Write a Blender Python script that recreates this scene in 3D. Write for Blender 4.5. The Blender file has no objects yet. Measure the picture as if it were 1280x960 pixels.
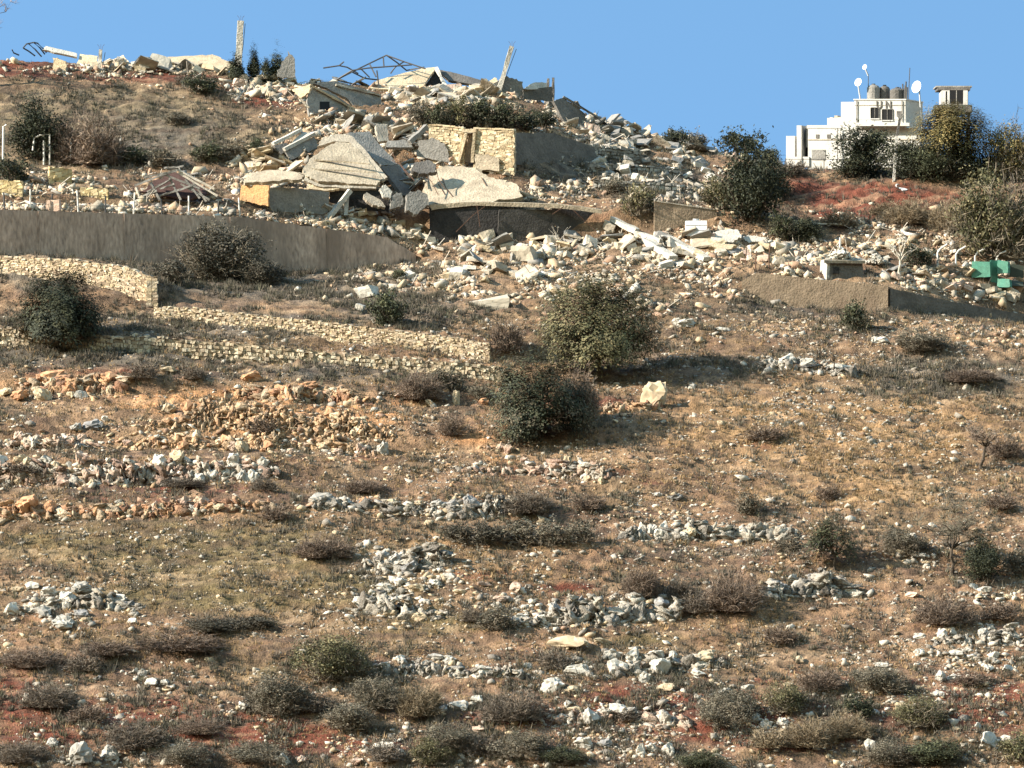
import bpy, bmesh, math, random
import numpy as np
from mathutils import Vector, Matrix, Euler
from mathutils import noise as mnoise

random.seed(7)
RNG = np.random.default_rng(11)
SC = bpy.context.scene
COL = SC.collection

# ------------------------------------------------------------------ camera, sky, sun, exposure
F = 6089.0                                   # focal length in photograph pixels (12 degree field)
cam_d = bpy.data.cameras.new('camera'); cam_d.sensor_width = 36.0
cam_d.lens = 36.0 * F / 1280.0
cam_d.clip_start = 1.0; cam_d.clip_end = 20000.0
cam = bpy.data.objects.new('camera', cam_d); COL.objects.link(cam)
cam.location = (0, 0, 0); cam.rotation_euler = (math.radians(90), 0, 0)
SC.camera = cam

SUN_EL, SUN_AZ = 30.0, 15.0                  # azimuth measured from -x (left) towards the camera
ce = math.cos(math.radians(SUN_EL))
SUN_DIR = Vector((-ce * math.cos(math.radians(SUN_AZ)), -ce * math.sin(math.radians(SUN_AZ)), math.sin(math.radians(SUN_EL))))
wd = bpy.data.worlds.new('World'); SC.world = wd; wd.use_nodes = True
wn = wd.node_tree.nodes; wl = wd.node_tree.links
for n in list(wn): wn.remove(n)
w_out = wn.new('ShaderNodeOutputWorld'); w_bg = wn.new('ShaderNodeBackground')
w_sky = wn.new('ShaderNodeTexSky'); w_sky.sky_type = 'NISHITA'; w_sky.sun_disc = False
w_sky.sun_elevation = math.radians(SUN_EL)
w_sky.sun_rotation = math.atan2(SUN_DIR.x, SUN_DIR.y)
w_sky.altitude = 300; w_sky.air_density = 1.25; w_sky.dust_density = 0.0; w_sky.ozone_density = 1.5
w_tc = wn.new('ShaderNodeTexCoord'); w_mp = wn.new('ShaderNodeMapping')
w_mp.inputs['Rotation'].default_value = (math.radians(30), 0, 0)     # clear air: the deep blue sits lower in the sky
wl.new(w_tc.outputs['Generated'], w_mp.inputs['Vector']); wl.new(w_mp.outputs['Vector'], w_sky.inputs['Vector'])
w_bg.inputs['Strength'].default_value = 0.098
w_mx = wn.new('ShaderNodeMix'); w_mx.data_type = 'RGBA'; w_mx.blend_type = 'MULTIPLY'; w_mx.inputs['Factor'].default_value = 1.0; w_mx.inputs['B'].default_value = (0.80, 1.03, 1.09, 1)
wl.new(w_sky.outputs['Color'], w_mx.inputs['A']); wl.new(w_mx.outputs['Result'], w_bg.inputs['Color']); wl.new(w_bg.outputs['Background'], w_out.inputs['Surface'])

sun_d = bpy.data.lights.new('sun', 'SUN'); sun_d.energy = 5.0; sun_d.angle = math.radians(0.5); sun_d.color = (1.0, 0.92, 0.79)
sun = bpy.data.objects.new('sun', sun_d); COL.objects.link(sun)
sun.rotation_euler = SUN_DIR.to_track_quat('Z', 'Y').to_euler(); sun.location = SUN_DIR * 300 + Vector((0, 480, 0))
SC.view_settings.view_transform = 'Standard'; SC.view_settings.look = 'None'
SC.view_settings.exposure = 1.42; SC.view_settings.gamma = 1.0
SC.view_settings.use_curve_mapping = False
SC.cycles.max_bounces = 4; SC.cycles.diffuse_bounces = 2; SC.cycles.transparent_max_bounces = 4

# ------------------------------------------------------------------ helpers
def tag(o, label=None, cat=None, group=None, kind=None):
    if label: o['label'] = label
    if cat: o['category'] = cat
    if group: o['group'] = group
    if kind: o['kind'] = kind
    return o

def P(u, v, Y):
    return Vector(((u - 640) / F * Y, Y, (480 - v) / F * Y))

def sstep(a, b, x):
    t = np.clip((x - a) / (b - a), 0, 1); return t * t * (3 - 2 * t)

def _hash(ix, iy, seed):
    h = (ix.astype(np.int64) * 374761393 + iy.astype(np.int64) * 668265263 + seed * 974711) & 0x7fffffff
    h = ((h ^ (h >> 13)) * 1274126177) & 0x7fffffff
    h = h ^ (h >> 16)
    return (h & 0xffffff) / float(0xffffff)

def vnoise(x, y, seed=0):
    x = np.asarray(x, float); y = np.asarray(y, float)
    ix = np.floor(x); iy = np.floor(y); fx = x - ix; fy = y - iy
    fx = fx * fx * (3 - 2 * fx); fy = fy * fy * (3 - 2 * fy)
    a = _hash(ix, iy, seed); b = _hash(ix + 1, iy, seed); c = _hash(ix, iy + 1, seed); d = _hash(ix + 1, iy + 1, seed)
    return (a * (1 - fx) + b * fx) * (1 - fy) + (c * (1 - fx) + d * fx) * fy

def fbm(x, y, seed=0, oct=4):
    s = 0; a = 0.5; t = 0
    for k in range(oct):
        s = s + a * vnoise(x * 2 ** k + 17.3 * k, y * 2 ** k - 9.1 * k, seed + k); t += a; a *= 0.5
    return s / t

def np_mesh(name, V, T, C=None, smooth=False):
    """mesh from numpy: V (n,3), T (m,3|4) polygons of one size, C (n,3) vertex colours"""
    V = np.asarray(V, np.float32); T = np.asarray(T, np.int32)
    me = bpy.data.meshes.new(name)
    me.vertices.add(len(V)); me.vertices.foreach_set('co', V.ravel())
    k = T.shape[1]
    me.loops.add(T.size); me.loops.foreach_set('vertex_index', T.ravel())
    me.polygons.add(len(T)); me.polygons.foreach_set('loop_start', np.arange(len(T), dtype=np.int32) * k)
    me.polygons.foreach_set('loop_total', np.full(len(T), k, np.int32))
    if smooth: me.polygons.foreach_set('use_smooth', np.ones(len(T), bool))
    me.update(calc_edges=True)
    if C is not None:
        at = me.color_attributes.new('Col', 'FLOAT_COLOR', 'POINT')
        cc = np.ones((len(V), 4), np.float32); cc[:, :3] = C
        at.data.foreach_set('color', cc.ravel())
    return me

def link(name, me, m=None, parent=None):
    o = bpy.data.objects.new(name, me); COL.objects.link(o)
    if m is not None and me is not None and not len(me.materials): me.materials.append(m)
    if parent is not None: o.parent = parent
    return o

def empty(name, loc=(0, 0, 0)):
    o = bpy.data.objects.new(name, None); COL.objects.link(o); o.location = loc; o.empty_display_size = 0.2
    return o

def copy_tree(o, parent=None):
    c = o.copy(); COL.objects.link(c)
    if parent is not None: c.parent = parent
    for ch in o.children: copy_tree(ch, c)
    return c

# ------------------------------------------------------------------ materials
MATS = {}
def mat(name, base, var=0.25, scale=1.5, fine=8.0, rough=0.9, bump=0.25, attr=False, obj_rand=0.0, stain=None, stretch=None, spec=0.2, translucent=0.0):
    m = bpy.data.materials.new(name); m.use_nodes = True; MATS[name] = m
    nt = m.node_tree; N = nt.nodes; L = nt.links
    bs = N['Principled BSDF']; bs.inputs['Roughness'].default_value = rough
    bs.inputs['Specular IOR Level'].default_value = spec
    tc = N.new('ShaderNodeTexCoord'); vec = tc.outputs['Object']
    if stretch:
        mp = N.new('ShaderNodeMapping'); mp.inputs['Scale'].default_value = stretch
        L.new(vec, mp.inputs['Vector']); vec = mp.outputs['Vector']
    n1 = N.new('ShaderNodeTexNoise'); n1.inputs['Scale'].default_value = scale; n1.inputs['Detail'].default_value = 5; n1.inputs['Roughness'].default_value = 0.62
    n2 = N.new('ShaderNodeTexNoise'); n2.inputs['Scale'].default_value = fine; n2.inputs['Detail'].default_value = 3
    L.new(vec, n1.inputs['Vector']); L.new(vec, n2.inputs['Vector'])
    add = N.new('ShaderNodeMath'); add.operation = 'ADD'; L.new(n1.outputs['Fac'], add.inputs[0]); L.new(n2.outputs['Fac'], add.inputs[1])
    mr = N.new('ShaderNodeMapRange'); mr.inputs['From Min'].default_value = 0.65; mr.inputs['From Max'].default_value = 1.35
    mr.inputs['To Min'].default_value = 1 - var; mr.inputs['To Max'].default_value = 1 + var
    L.new(add.outputs[0], mr.inputs['Value'])
    fac = mr.outputs['Result']
    if obj_rand > 0:
        oi = N.new('ShaderNodeObjectInfo'); r2 = N.new('ShaderNodeMapRange')
        r2.inputs['To Min'].default_value = 1 - obj_rand; r2.inputs['To Max'].default_value = 1 + obj_rand
        L.new(oi.outputs['Random'], r2.inputs['Value'])
        mu = N.new('ShaderNodeMath'); mu.operation = 'MULTIPLY'; L.new(fac, mu.inputs[0]); L.new(r2.outputs['Result'], mu.inputs[1]); fac = mu.outputs[0]
    mx = N.new('ShaderNodeMix'); mx.data_type = 'RGBA'; mx.blend_type = 'MULTIPLY'; mx.inputs['Factor'].default_value = 1.0
    if attr:
        ca = N.new('ShaderNodeVertexColor'); ca.layer_name = 'Col'; L.new(ca.outputs['Color'], mx.inputs['A'])
    else:
        mx.inputs['A'].default_value = (*base, 1)
    L.new(fac, mx.inputs['B'])
    colr = mx.outputs['Result']
    if stain:
        sc, amt = stain
        n3 = N.new('ShaderNodeTexNoise'); n3.inputs['Scale'].default_value = scale * 0.6; n3.inputs['Detail'].default_value = 4; L.new(vec, n3.inputs['Vector'])
        r3 = N.new('ShaderNodeMapRange'); r3.inputs['From Min'].default_value = 0.48; r3.inputs['From Max'].default_value = 0.68; r3.inputs['To Max'].default_value = amt
        L.new(n3.outputs['Fac'], r3.inputs['Value'])
        m2 = N.new('ShaderNodeMix'); m2.data_type = 'RGBA'; L.new(r3.outputs['Result'], m2.inputs['Factor']); L.new(colr, m2.inputs['A']); m2.inputs['B'].default_value = (*sc, 1)
        colr = m2.outputs['Result']
    L.new(colr, bs.inputs['Base Color'])
    if bump > 0:
        bp = N.new('ShaderNodeBump'); bp.inputs['Strength'].default_value = bump; bp.inputs['Distance'].default_value = 0.15
        L.new(add.outputs[0], bp.inputs['Height']); L.new(bp.outputs['Normal'], bs.inputs['Normal'])
    if translucent > 0:
        tr = N.new('ShaderNodeBsdfTranslucent'); L.new(colr, tr.inputs['Color'])
        ms = N.new('ShaderNodeMixShader'); ms.inputs['Fac'].default_value = translucent
        L.new(bs.outputs['BSDF'], ms.inputs[1]); L.new(tr.outputs['BSDF'], ms.inputs[2])
        L.new(ms.outputs['Shader'], N['Material Output'].inputs['Surface'])
    return m

M_ground = mat('ground_soil', (0.2, 0.15, 0.09), var=0.6, scale=1.6, fine=6.0, bump=0.9, attr=True)
M_stone = mat('scattered_stone', (0.4, 0.36, 0.3), var=0.25, scale=2.0, fine=9, bump=0.3, attr=True)
M_rock = {}
for k, c, st in (('grey', (0.36, 0.33, 0.285), (0.13, 0.12, 0.105)), ('white', (0.47, 0.43, 0.365), (0.22, 0.20, 0.175)),
             ('cream', (0.43, 0.34, 0.225), (0.24, 0.17, 0.11)), ('orange', (0.42, 0.23, 0.125), (0.22, 0.11, 0.06)), ('pink', (0.47, 0.34, 0.255), (0.2, 0.11, 0.08)),
             ('dark', (0.24, 0.225, 0.21), (0.09, 0.085, 0.08))):
    M_rock[k] = mat('rock_' + k, c, var=0.3, scale=1.0, fine=5, bump=0.55, obj_rand=0.16, stain=(st, 0.75))
M_conc = {}
for k, c, st in (('pale', (0.385, 0.33, 0.255), (0.22, 0.185, 0.145)), ('cream', (0.48, 0.385, 0.255), (0.34, 0.25, 0.16)), ('grey', (0.215, 0.2, 0.178), (0.15, 0.14, 0.125)),
             ('white', (0.47, 0.43, 0.365), (0.34, 0.31, 0.26)), ('dark', (0.13, 0.118, 0.105), (0.07, 0.065, 0.06)), ('tan', (0.40, 0.33, 0.24), (0.24, 0.19, 0.135)),
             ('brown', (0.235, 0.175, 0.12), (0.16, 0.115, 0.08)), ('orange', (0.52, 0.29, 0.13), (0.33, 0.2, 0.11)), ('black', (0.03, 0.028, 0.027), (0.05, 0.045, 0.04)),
             ('painted_shade', (0.06, 0.054, 0.048), (0.035, 0.032, 0.03)), ('pink', (0.46, 0.33, 0.25), (0.26, 0.18, 0.13))):  # the near-black panel tone has the shade put into its colour
    M_conc[k] = mat('concrete_' + k, c, var=0.36, scale=0.9, fine=5, bump=0.6, obj_rand=0.12, stain=(st, 0.7))
M_retain = mat('retaining_concrete', (0.385, 0.278, 0.215), var=0.45, scale=0.5, fine=4.0, bump=0.5, stain=((0.225, 0.16, 0.122), 0.9), stretch=(1, 1, 0.3))
M_masonry = mat('masonry', (0.4, 0.3, 0.2), var=0.22, scale=2.2, fine=9, bump=0.4, attr=True)
M_leaf = mat('leaf', (0.06, 0.07, 0.03), var=0.25, scale=0.8, fine=3, bump=0, attr=True, obj_rand=0.14, rough=0.7, translucent=0.12)
M_twig = mat('twig', (0.16, 0.12, 0.095), var=0.25, scale=0.8, fine=3, bump=0, attr=True, obj_rand=0.14)
M_bark = mat('bark', (0.085, 0.065, 0.048), var=0.35, scale=3, fine=12, bump=0.6)
M_palewood = mat('bleached_wood', (0.5, 0.44, 0.36), var=0.25, scale=3, fine=12, bump=0.4)
M_grass = mat('dry_grass', (0.3, 0.22, 0.1), var=0.15, scale=0.4, fine=2, bump=0, attr=True, translucent=0.15)
M_white = mat('white_plaster', (0.48, 0.46, 0.425), var=0.18, scale=0.5, fine=3, bump=0.1, stain=((0.42, 0.385, 0.33), 0.5))
M_iron = mat('dark_iron', (0.05, 0.047, 0.045), var=0.3, scale=4, fine=14, rough=0.6, bump=0.2, spec=0.4)
M_rust = mat('rusty_iron', (0.11, 0.06, 0.04), var=0.4, scale=4, fine=14, rough=0.8, bump=0.3)
M_pole = mat('galvanised_pole', (0.42, 0.42, 0.42), var=0.12, scale=3, fine=14, rough=0.5, bump=0.05, spec=0.5)
M_dish = mat('dish_white', (0.85, 0.85, 0.86), var=0.04, scale=2, fine=9, rough=0.4, bump=0, spec=0.5)
M_green = mat('green_sheet', (0.07, 0.2, 0.14), var=0.35, scale=2, fine=9, rough=0.55, bump=0.1, stain=((0.03, 0.2, 0.14), 0.5), spec=0.4)
M_dgreen = mat('dark_green_paint', (0.055, 0.065, 0.05), var=0.15, scale=2, fine=9, rough=0.6, bump=0.1)
M_glass = mat('dark_window', (0.012, 0.012, 0.013), var=0.1, scale=2, fine=9, rough=0.5, bump=0, spec=0.12)
M_post = mat('post_white', (0.62, 0.58, 0.52), var=0.15, scale=3, fine=12, bump=0.15)
M_sheet = mat('white_sheet', (0.52, 0.52, 0.52), var=0.1, scale=2, fine=8, bump=0.2)
M_redcloth = mat('red_sheet', (0.085, 0.048, 0.04), var=0.3, scale=2, fine=8, bump=0.2)

# ------------------------------------------------------------------ terrain profile
# each line: height on the photograph (v) along u, and its real distance (Y); between lines the slope is straight
def L_(v, Y): return (np.array(v, float), np.array(Y, float))
LINES = [
 L_([(0, 1500)], [(0, 345)]),
 L_([(0, 1100)], [(0, 383)]),
 L_([(0, 960)], [(0, 400)]),
 L_([(0, 880), (600, 876), (1280, 884)], [(0, 409)]),
 L_([(0, 800), (600, 796), (1280, 806)], [(0, 420)]),
 L_([(0, 715), (600, 700), (1280, 720)], [(0, 432)]),
 L_([(0, 652), (330, 645), (480, 644), (660, 652), (800, 655), (1280, 665)], [(0, 441)]),
 L_([(0, 636), (330, 626), (480, 630), (660, 634), (800, 640), (1280, 650)], [(0, 441.8), (640, 442.2), (800, 443.5), (1280, 443.5)]),
 L_([(0, 606), (330, 600), (480, 606), (660, 612), (800, 612), (1280, 620)], [(0, 449), (1280, 448)]),
 L_([(0, 580), (330, 574), (480, 590), (660, 596), (800, 590), (1280, 600)], [(0, 450), (330, 450), (480, 451), (1280, 452)]),
 L_([(0, 552), (200, 556), (480, 566), (660, 566), (800, 560), (1280, 575)], [(0, 457), (1280, 457)]),
 L_([(0, 530), (200, 528), (330, 520), (480, 528), (660, 540), (800, 530), (1280, 545)], [(0, 458.5), (1280, 463)]),
 L_([(0, 492), (200, 494), (480, 508), (660, 515), (800, 508), (1280, 520)], [(0, 470), (1280, 470)]),
 L_([(0, 466), (200, 472), (480, 488), (660, 496), (800, 492), (1280, 500)], [(0, 471.5), (480, 471.5), (660, 473), (1280, 474)]),
 L_([(0, 430), (140, 438), (300, 448), (450, 462), (600, 474), (640, 478), (800, 476), (1280, 482)], [(0, 481), (640, 477.5), (1280, 478)]),
 L_([(0, 412), (140, 420), (300, 430), (450, 445), (600, 456), (640, 460), (800, 460), (1280, 468)], [(0, 481.5), (640, 478.2), (800, 480), (1280, 481)]),
 L_([(0, 386), (190, 398), (250, 401), (320, 410), (400, 420), (500, 435), (560, 442), (612, 452), (700, 450), (930, 438), (1280, 452)], [(0, 491), (190, 490), (612, 483), (800, 486), (1280, 486)]),
 L_([(0, 379), (190, 385), (250, 386), (320, 396), (400, 403), (500, 416), (560, 422), (612, 431), (700, 434), (930, 424), (1280, 438)], [(0, 491.8), (190, 490.8), (612, 483.8), (800, 488), (1280, 488)]),
 L_([(0, 340), (100, 347), (150, 357), (192, 378), (250, 376), (400, 390), (612, 416), (760, 405), (930, 402), (1280, 418)], [(0, 498), (192, 492.2), (250, 493), (612, 488), (930, 493), (1280, 495)]),
 L_([(0, 322), (100, 327), (150, 334), (192, 348), (230, 366), (400, 378), (612, 402), (760, 394), (930, 396), (1280, 412)], [(0, 498.8), (192, 493), (250, 495), (612, 491), (930, 495.5), (1280, 498)]),
 L_([(0, 318), (100, 322), (200, 335), (330, 345), (430, 341), (520, 325), (600, 330), (760, 346), (860, 358), (927, 360), (960, 377), (1047, 386), (1110, 388), (1280, 404)],
    [(-420, 489), (0, 500.5), (520, 516), (600, 508), (760, 506), (927, 504), (1110, 502), (1280, 509)]),
 L_([(0, 263), (200, 269), (300, 272), (400, 286), (480, 296), (540, 318), (600, 322), (760, 335), (860, 346), (927, 350), (945, 342), (1022, 350), (1110, 358), (1180, 375), (1280, 393)],
    [(-420, 490), (0, 501.5), (520, 517), (600, 512), (760, 510), (927, 505.5), (1110, 503), (1280, 510)]),
 L_([(0, 254), (300, 263), (480, 278), (535, 300), (750, 303), (800, 290), (900, 288), (1000, 297), (1280, 312)], [(0, 511), (300, 514), (480, 520), (760, 520), (1280, 517)]),
 L_([(0, 242), (300, 246), (480, 256), (535, 259), (750, 266), (800, 254), (900, 264), (1000, 282), (1280, 294)], [(0, 512), (300, 516), (480, 521), (760, 521), (1280, 520)]),
 L_([(0, 205), (480, 208), (535, 206), (640, 214), (720, 218), (800, 220), (900, 235), (960, 246), (1000, 262), (1280, 268)], [(0, 527), (535, 531), (640, 529), (880, 541), (1000, 532), (1280, 526)]),
 L_([(0, 165), (480, 165), (535, 166), (640, 172), (720, 190), (800, 198), (900, 214), (960, 222), (1000, 230), (1280, 232)], [(0, 538), (535, 533), (640, 532), (880, 547), (1000, 537), (1280, 531)]),
 L_([(0, 74), (100, 81), (270, 90), (360, 104), (470, 112), (600, 112), (700, 135), (760, 152), (830, 176), (900, 193), (960, 205), (1000, 215), (1280, 210)], [(0, 558), (600, 556), (830, 557), (1000, 544), (1280, 543)]),
]
UG = np.arange(-520, 1802, 2.0)
YG = np.arange(345, 640, 0.25)
def _pl(a, u): return np.interp(u, a[:, 0], a[:, 1])
_V = np.stack([_pl(l[0], UG) for l in LINES]); _Y = np.stack([_pl(l[1], UG) for l in LINES])
for k in range(1, len(LINES)): _Y[k] = np.maximum(_Y[k], _Y[k - 1] + 0.3)
_Z = (480 - _V) / F * _Y
ZT = np.empty((len(UG), len(YG)), np.float64)
for i in range(len(UG)):
    z = np.interp(YG, _Y[:, i], _Z[:, i])
    yc, zc = _Y[-1, i], _Z[-1, i]
    over = np.maximum(YG - yc, 0)
    z = np.where(YG > yc, zc + 0.012 * over - 0.0022 * np.maximum(over - 30, 0) ** 2, z)
    ZT[i] = z
def line_Y(k, u): return float(np.interp(u, UG, _Y[k]))

def base_z(x, y):
    yy = np.clip(y, YG[0], YG[-1] - 0.01)
    u = np.clip(640 + F * x / np.maximum(yy, 1), UG[0], UG[-1] - 0.01)
    a = (u - UG[0]) / 2.0; b = (yy - YG[0]) / 0.25
    i = a.astype(int); j = b.astype(int); fa = a - i; fb = b - j
    return (ZT[i, j] * (1 - fb) + ZT[i, j + 1] * fb) * (1 - fa) + (ZT[i + 1, j] * (1 - fb) + ZT[i + 1, j + 1] * fb) * fa

def relief(x, y):
    rough = 0.45 + 1.1 * sstep(0.4, 0.65, vnoise(x / 9, y / 6, 77))
    return (fbm(x / 5.5, y / 5.5, 3, 3) - 0.5) * 0.75 + (fbm(x / 1.6, y / 1.0, 9, 3) - 0.5) * 0.55 * rough + (fbm(x / 7.0, y / 1.5, 15, 3) - 0.5) * 0.9 * rough + (vnoise(x / 0.55, y / 0.45, 19) - 0.5) * 0.24 + (vnoise(x / 1.1, y / 0.8, 29) - 0.5) * 0.2

def H(x, y):
    x = np.asarray(x, float); y = np.asarray(y, float)
    z = base_z(x, y) + relief(x, y)
    # valley towards the camera's own hill, and the land falling away behind the crest
    lo = np.interp(y, [-400, -40, 15, 120, 250, 310, 345], [40, 2, -1.8, -34, -62, -70, 0])
    k = sstep(345, 330, y); zl = base_z(x, np.full_like(y, 345.0))
    lo2 = np.interp(y, [310, 345], [-70, -60])
    z = np.where(y < 345, np.interp(y, [-400, -40, 15, 120, 250, 310, 345], [40, 2, -1.8, -34, -60, -64, -58.0]) + (zl + 57.8) * sstep(310, 345, y), z)
    hi = np.interp(y, [640, 800, 1200, 4000], [0, -25, -60, -80])
    z = np.where(y > 640, z + hi, z)
    return z

def ground(u, v):
    """nearest ground point seen at photograph position (u, v)"""
    x = (u - 640) / F * YG; zt = H(x, YG); zr = (480 - v) / F * YG
    ok = np.nonzero(zt >= zr)[0]
    if len(ok) == 0:
        j = int(np.argmax(zt[:900] / YG[:900]))
        return Vector((x[j], YG[j], zt[j]))
    j = ok[0]
    if j == 0: return Vector((x[0], YG[0], zt[0]))
    d0 = zr[j - 1] - zt[j - 1]; d1 = zt[j] - zr[j]; t = d0 / (d0 + d1 + 1e-9)
    Y = YG[j - 1] + 0.25 * t; X = (u - 640) / F * Y
    return Vector((X, Y, float(H(np.array([X]), np.array([Y]))[0])))
def gz(x, y): return float(H(np.array([x]), np.array([y]))[0])
def drop(p, d=0.0): return Vector((p.x, p.y, gz(p.x, p.y) + d))

def blob(u, v, items):
    m = np.zeros_like(u)
    for (bu, bv, ru, rv, w) in items:
        m = np.maximum(m, w * np.exp(-(((u - bu) / ru) ** 2 + ((v - bv) / rv) ** 2)))
    return m

RED = [(120, 900, 160, 30, .8), (700, 900, 200, 22, .7), (1000, 880, 200, 16, .6), (1200, 900, 120, 24, .8), (400, 935, 200, 16, .8), (1000, 850, 160, 10, .5), (600, 720, 120, 8, .5), (1120, 245, 110, 22, .9), (150, 625, 200, 6, .5), (350, 575, 160, 7, .5), (850, 600, 120, 10, .4), (20, 880, 60, 38, 1), (60, 925, 70, 25, .9), (300, 915, 130, 26, 1), (200, 880, 60, 16, .7), (420, 915, 60, 18, .8), (800, 880, 110, 34, 1), (900, 900, 120, 40, .9),
       (1000, 925, 110, 18, .9), (1230, 875, 70, 40, 1), (1120, 855, 50, 12, .6), (1260, 820, 40, 20, .5), (1060, 255, 75, 26, 1.1), (1140, 265, 60, 20, .8), (1010, 235, 40, 14, 1),
       (30, 85, 110, 14, .9), (190, 96, 120, 12, .9), (330, 122, 60, 14, 1), (300, 112, 40, 10, .7), (740, 503, 60, 10, .9), (560, 465, 70, 12, .5), (120, 465, 160, 10, .5),
       (60, 600, 90, 9, .7), (230, 612, 120, 8, .6), (700, 735, 60, 8, .8), (120, 190, 40, 10, .4), (640, 590, 60, 14, .4), (960, 555, 60, 8, .4), (760, 590, 60, 8, .4)]
GREEN = [(250, 690, 230, 45, 1), (80, 680, 120, 35, .8), (420, 735, 120, 25, 1), (560, 775, 130, 22, .9), (250, 745, 180, 30, .9), (800, 800, 60, 12, .8), (150, 800, 120, 20, .6),
         (330, 840, 60, 14, .7), (1100, 640, 120, 30, .35), (950, 590, 160, 40, .3), (620, 690, 120, 12, .2)]
GREY = [(350, 345, 280, 38, 1), (250, 405, 260, 18, 1), (110, 445, 240, 16, 1), (420, 465, 200, 16, .8), (1180, 470, 160, 36, .8), (950, 455, 120, 26, .5), (210, 175, 150, 36, .7),
        (60, 120, 120, 30, .25), (60, 345, 120, 25, .9), (780, 430, 120, 40, .5), (980, 385, 160, 22, .5), (1040, 420, 120, 16, .4), (500, 385, 120, 40, .7), (60, 300, 90, 30, .9),
        (650, 670, 130, 16, .5), (720, 200, 100, 30, .8), (820, 230, 110, 30, .8), (560, 900, 150, 40, .5), (1020, 900, 120, 30, .5)]
CREAM = [(300, 520, 180, 26, 1), (440, 530, 120, 24, .9), (80, 480, 110, 14, .9), (380, 490, 100, 14, .9), (160, 530, 100, 18, .7), (60, 510, 90, 14, .6), (620, 570, 120, 30, .6), (250, 590, 200, 12, .5),
         (700, 310, 240, 26, 1.1), (560, 300, 80, 22, 1.1), (900, 320, 130, 26, 1.0), (1200, 350, 110, 26, 1), (340, 225, 50, 24, 1.1), (560, 125, 90, 22, 1), (200, 80, 110, 10, 1.2), (430, 105, 110, 14, .9),
         (740, 165, 70, 20, .8), (840, 200, 70, 20, .8), (600, 340, 130, 30, .8), (1200, 420, 110, 18, .8), (980, 410, 100, 14, .5), (1120, 300, 90, 14, .7), (450, 250, 120, 30, .9), (690, 245, 80, 12, .6), (720, 800, 60, 12, .6), (850, 815, 60, 14, .5)]
BROWN = [(640, 905, 900, 75, .75), (120, 835, 200, 30, .8), (1150, 700, 200, 40, .5), (640, 660, 300, 30, .45), (880, 720, 260, 30, .45), (330, 620, 160, 10, .6), (1000, 640, 300, 26, .3), (760, 600, 140, 20, .4)]
OLIVE = [(120, 150, 220, 50, 1), (280, 175, 130, 30, .9), (60, 200, 120, 30, .7), (600, 690, 200, 40, .3)]
DARK = [(430, 258, 120, 16, .9), (340, 240, 60, 10, .6), (740, 195, 100, 40, .9), (830, 220, 90, 40, .8), (700, 235, 80, 16, .7), (560, 180, 60, 20, .4), (430, 245, 110, 24, .8), (680, 330, 200, 26, .55), (880, 330, 130, 26, .5), (560, 120, 100, 20, .5), (150, 612, 190, 7, .8), (200, 566, 200, 7, .6), (160, 650, 180, 5, .8), (520, 650, 140, 6, .7), (880, 690, 140, 10, .6), (740, 785, 110, 8, .6), (300, 470, 200, 6, .6), (1200, 385, 90, 8, .7)]  # dark soil and scrub; shade of the ruin slope and terrace feet painted in
ORANGE = [(300, 505, 150, 20, 1.1), (420, 520, 100, 22, 1.1), (350, 530, 130, 18, 1), (80, 478, 80, 9, 1), (200, 495, 90, 12, .7), (60, 640, 60, 8, .7), (240, 640, 110, 6, .6), (740, 512, 60, 7, 1), (590, 545, 60, 14, .7), (325, 112, 50, 12, 1), (630, 575, 60, 16, .5)]
STRAW = [(1050, 530, 260, 70, 1), (560, 690, 160, 40, .7), (1080, 610, 200, 40, .8), (800, 570, 150, 30, .5), (640, 720, 120, 20, .7), (950, 760, 80, 16, .5), (120, 560, 140, 14, .4), (1000, 480, 120, 20, .6)]

def ground_albedo(u, v, x, y):
    n1 = fbm(x / 7, y / 7, 21, 4); n2 = fbm(x / 1.6, y / 1.6, 31, 3); n3 = fbm(x / 0.6, y / 0.6, 41, 2)
    base = np.array((0.215, 0.138, 0.082)); olive = np.array((0.155, 0.106, 0.062)); brown = np.array((0.15, 0.08, 0.048))
    k = sstep(0.35, 0.65, n1)[:, None]; c = base * (1 - k) + olive * k
    k = (sstep(0.5, 0.75, n2) * 0.6)[:, None]; c = c * (1 - k) + brown * k
    wob = (n2 - 0.5) * 0.9
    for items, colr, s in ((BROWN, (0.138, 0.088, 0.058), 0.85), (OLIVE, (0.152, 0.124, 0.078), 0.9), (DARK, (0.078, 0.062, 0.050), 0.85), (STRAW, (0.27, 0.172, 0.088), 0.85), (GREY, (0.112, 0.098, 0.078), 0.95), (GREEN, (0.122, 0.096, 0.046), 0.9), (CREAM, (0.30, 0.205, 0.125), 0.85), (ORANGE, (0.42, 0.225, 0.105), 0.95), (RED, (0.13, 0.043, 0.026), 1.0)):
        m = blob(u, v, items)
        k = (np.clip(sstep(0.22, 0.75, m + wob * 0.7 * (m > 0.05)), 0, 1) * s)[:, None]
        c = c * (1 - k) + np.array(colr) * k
    # thin level streaks of dark brown and cream
    st = fbm(x / 5.0, y / 0.7, 51, 4); d1 = (sstep(0.52, 0.66, st) * 0.55)[:, None]; c = c * (1 - d1) + np.array((0.085, 0.058, 0.042)) * d1
    d2 = (sstep(0.42, 0.30, st) * 0.4)[:, None]; c = c * (1 - d2) + np.array((0.34, 0.25, 0.16)) * d2
    f = (0.62 + 0.76 * n3)[:, None]
    return np.clip(c * f * np.array((0.92, 0.87, 0.84)), 0.01, 0.8)

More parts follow.
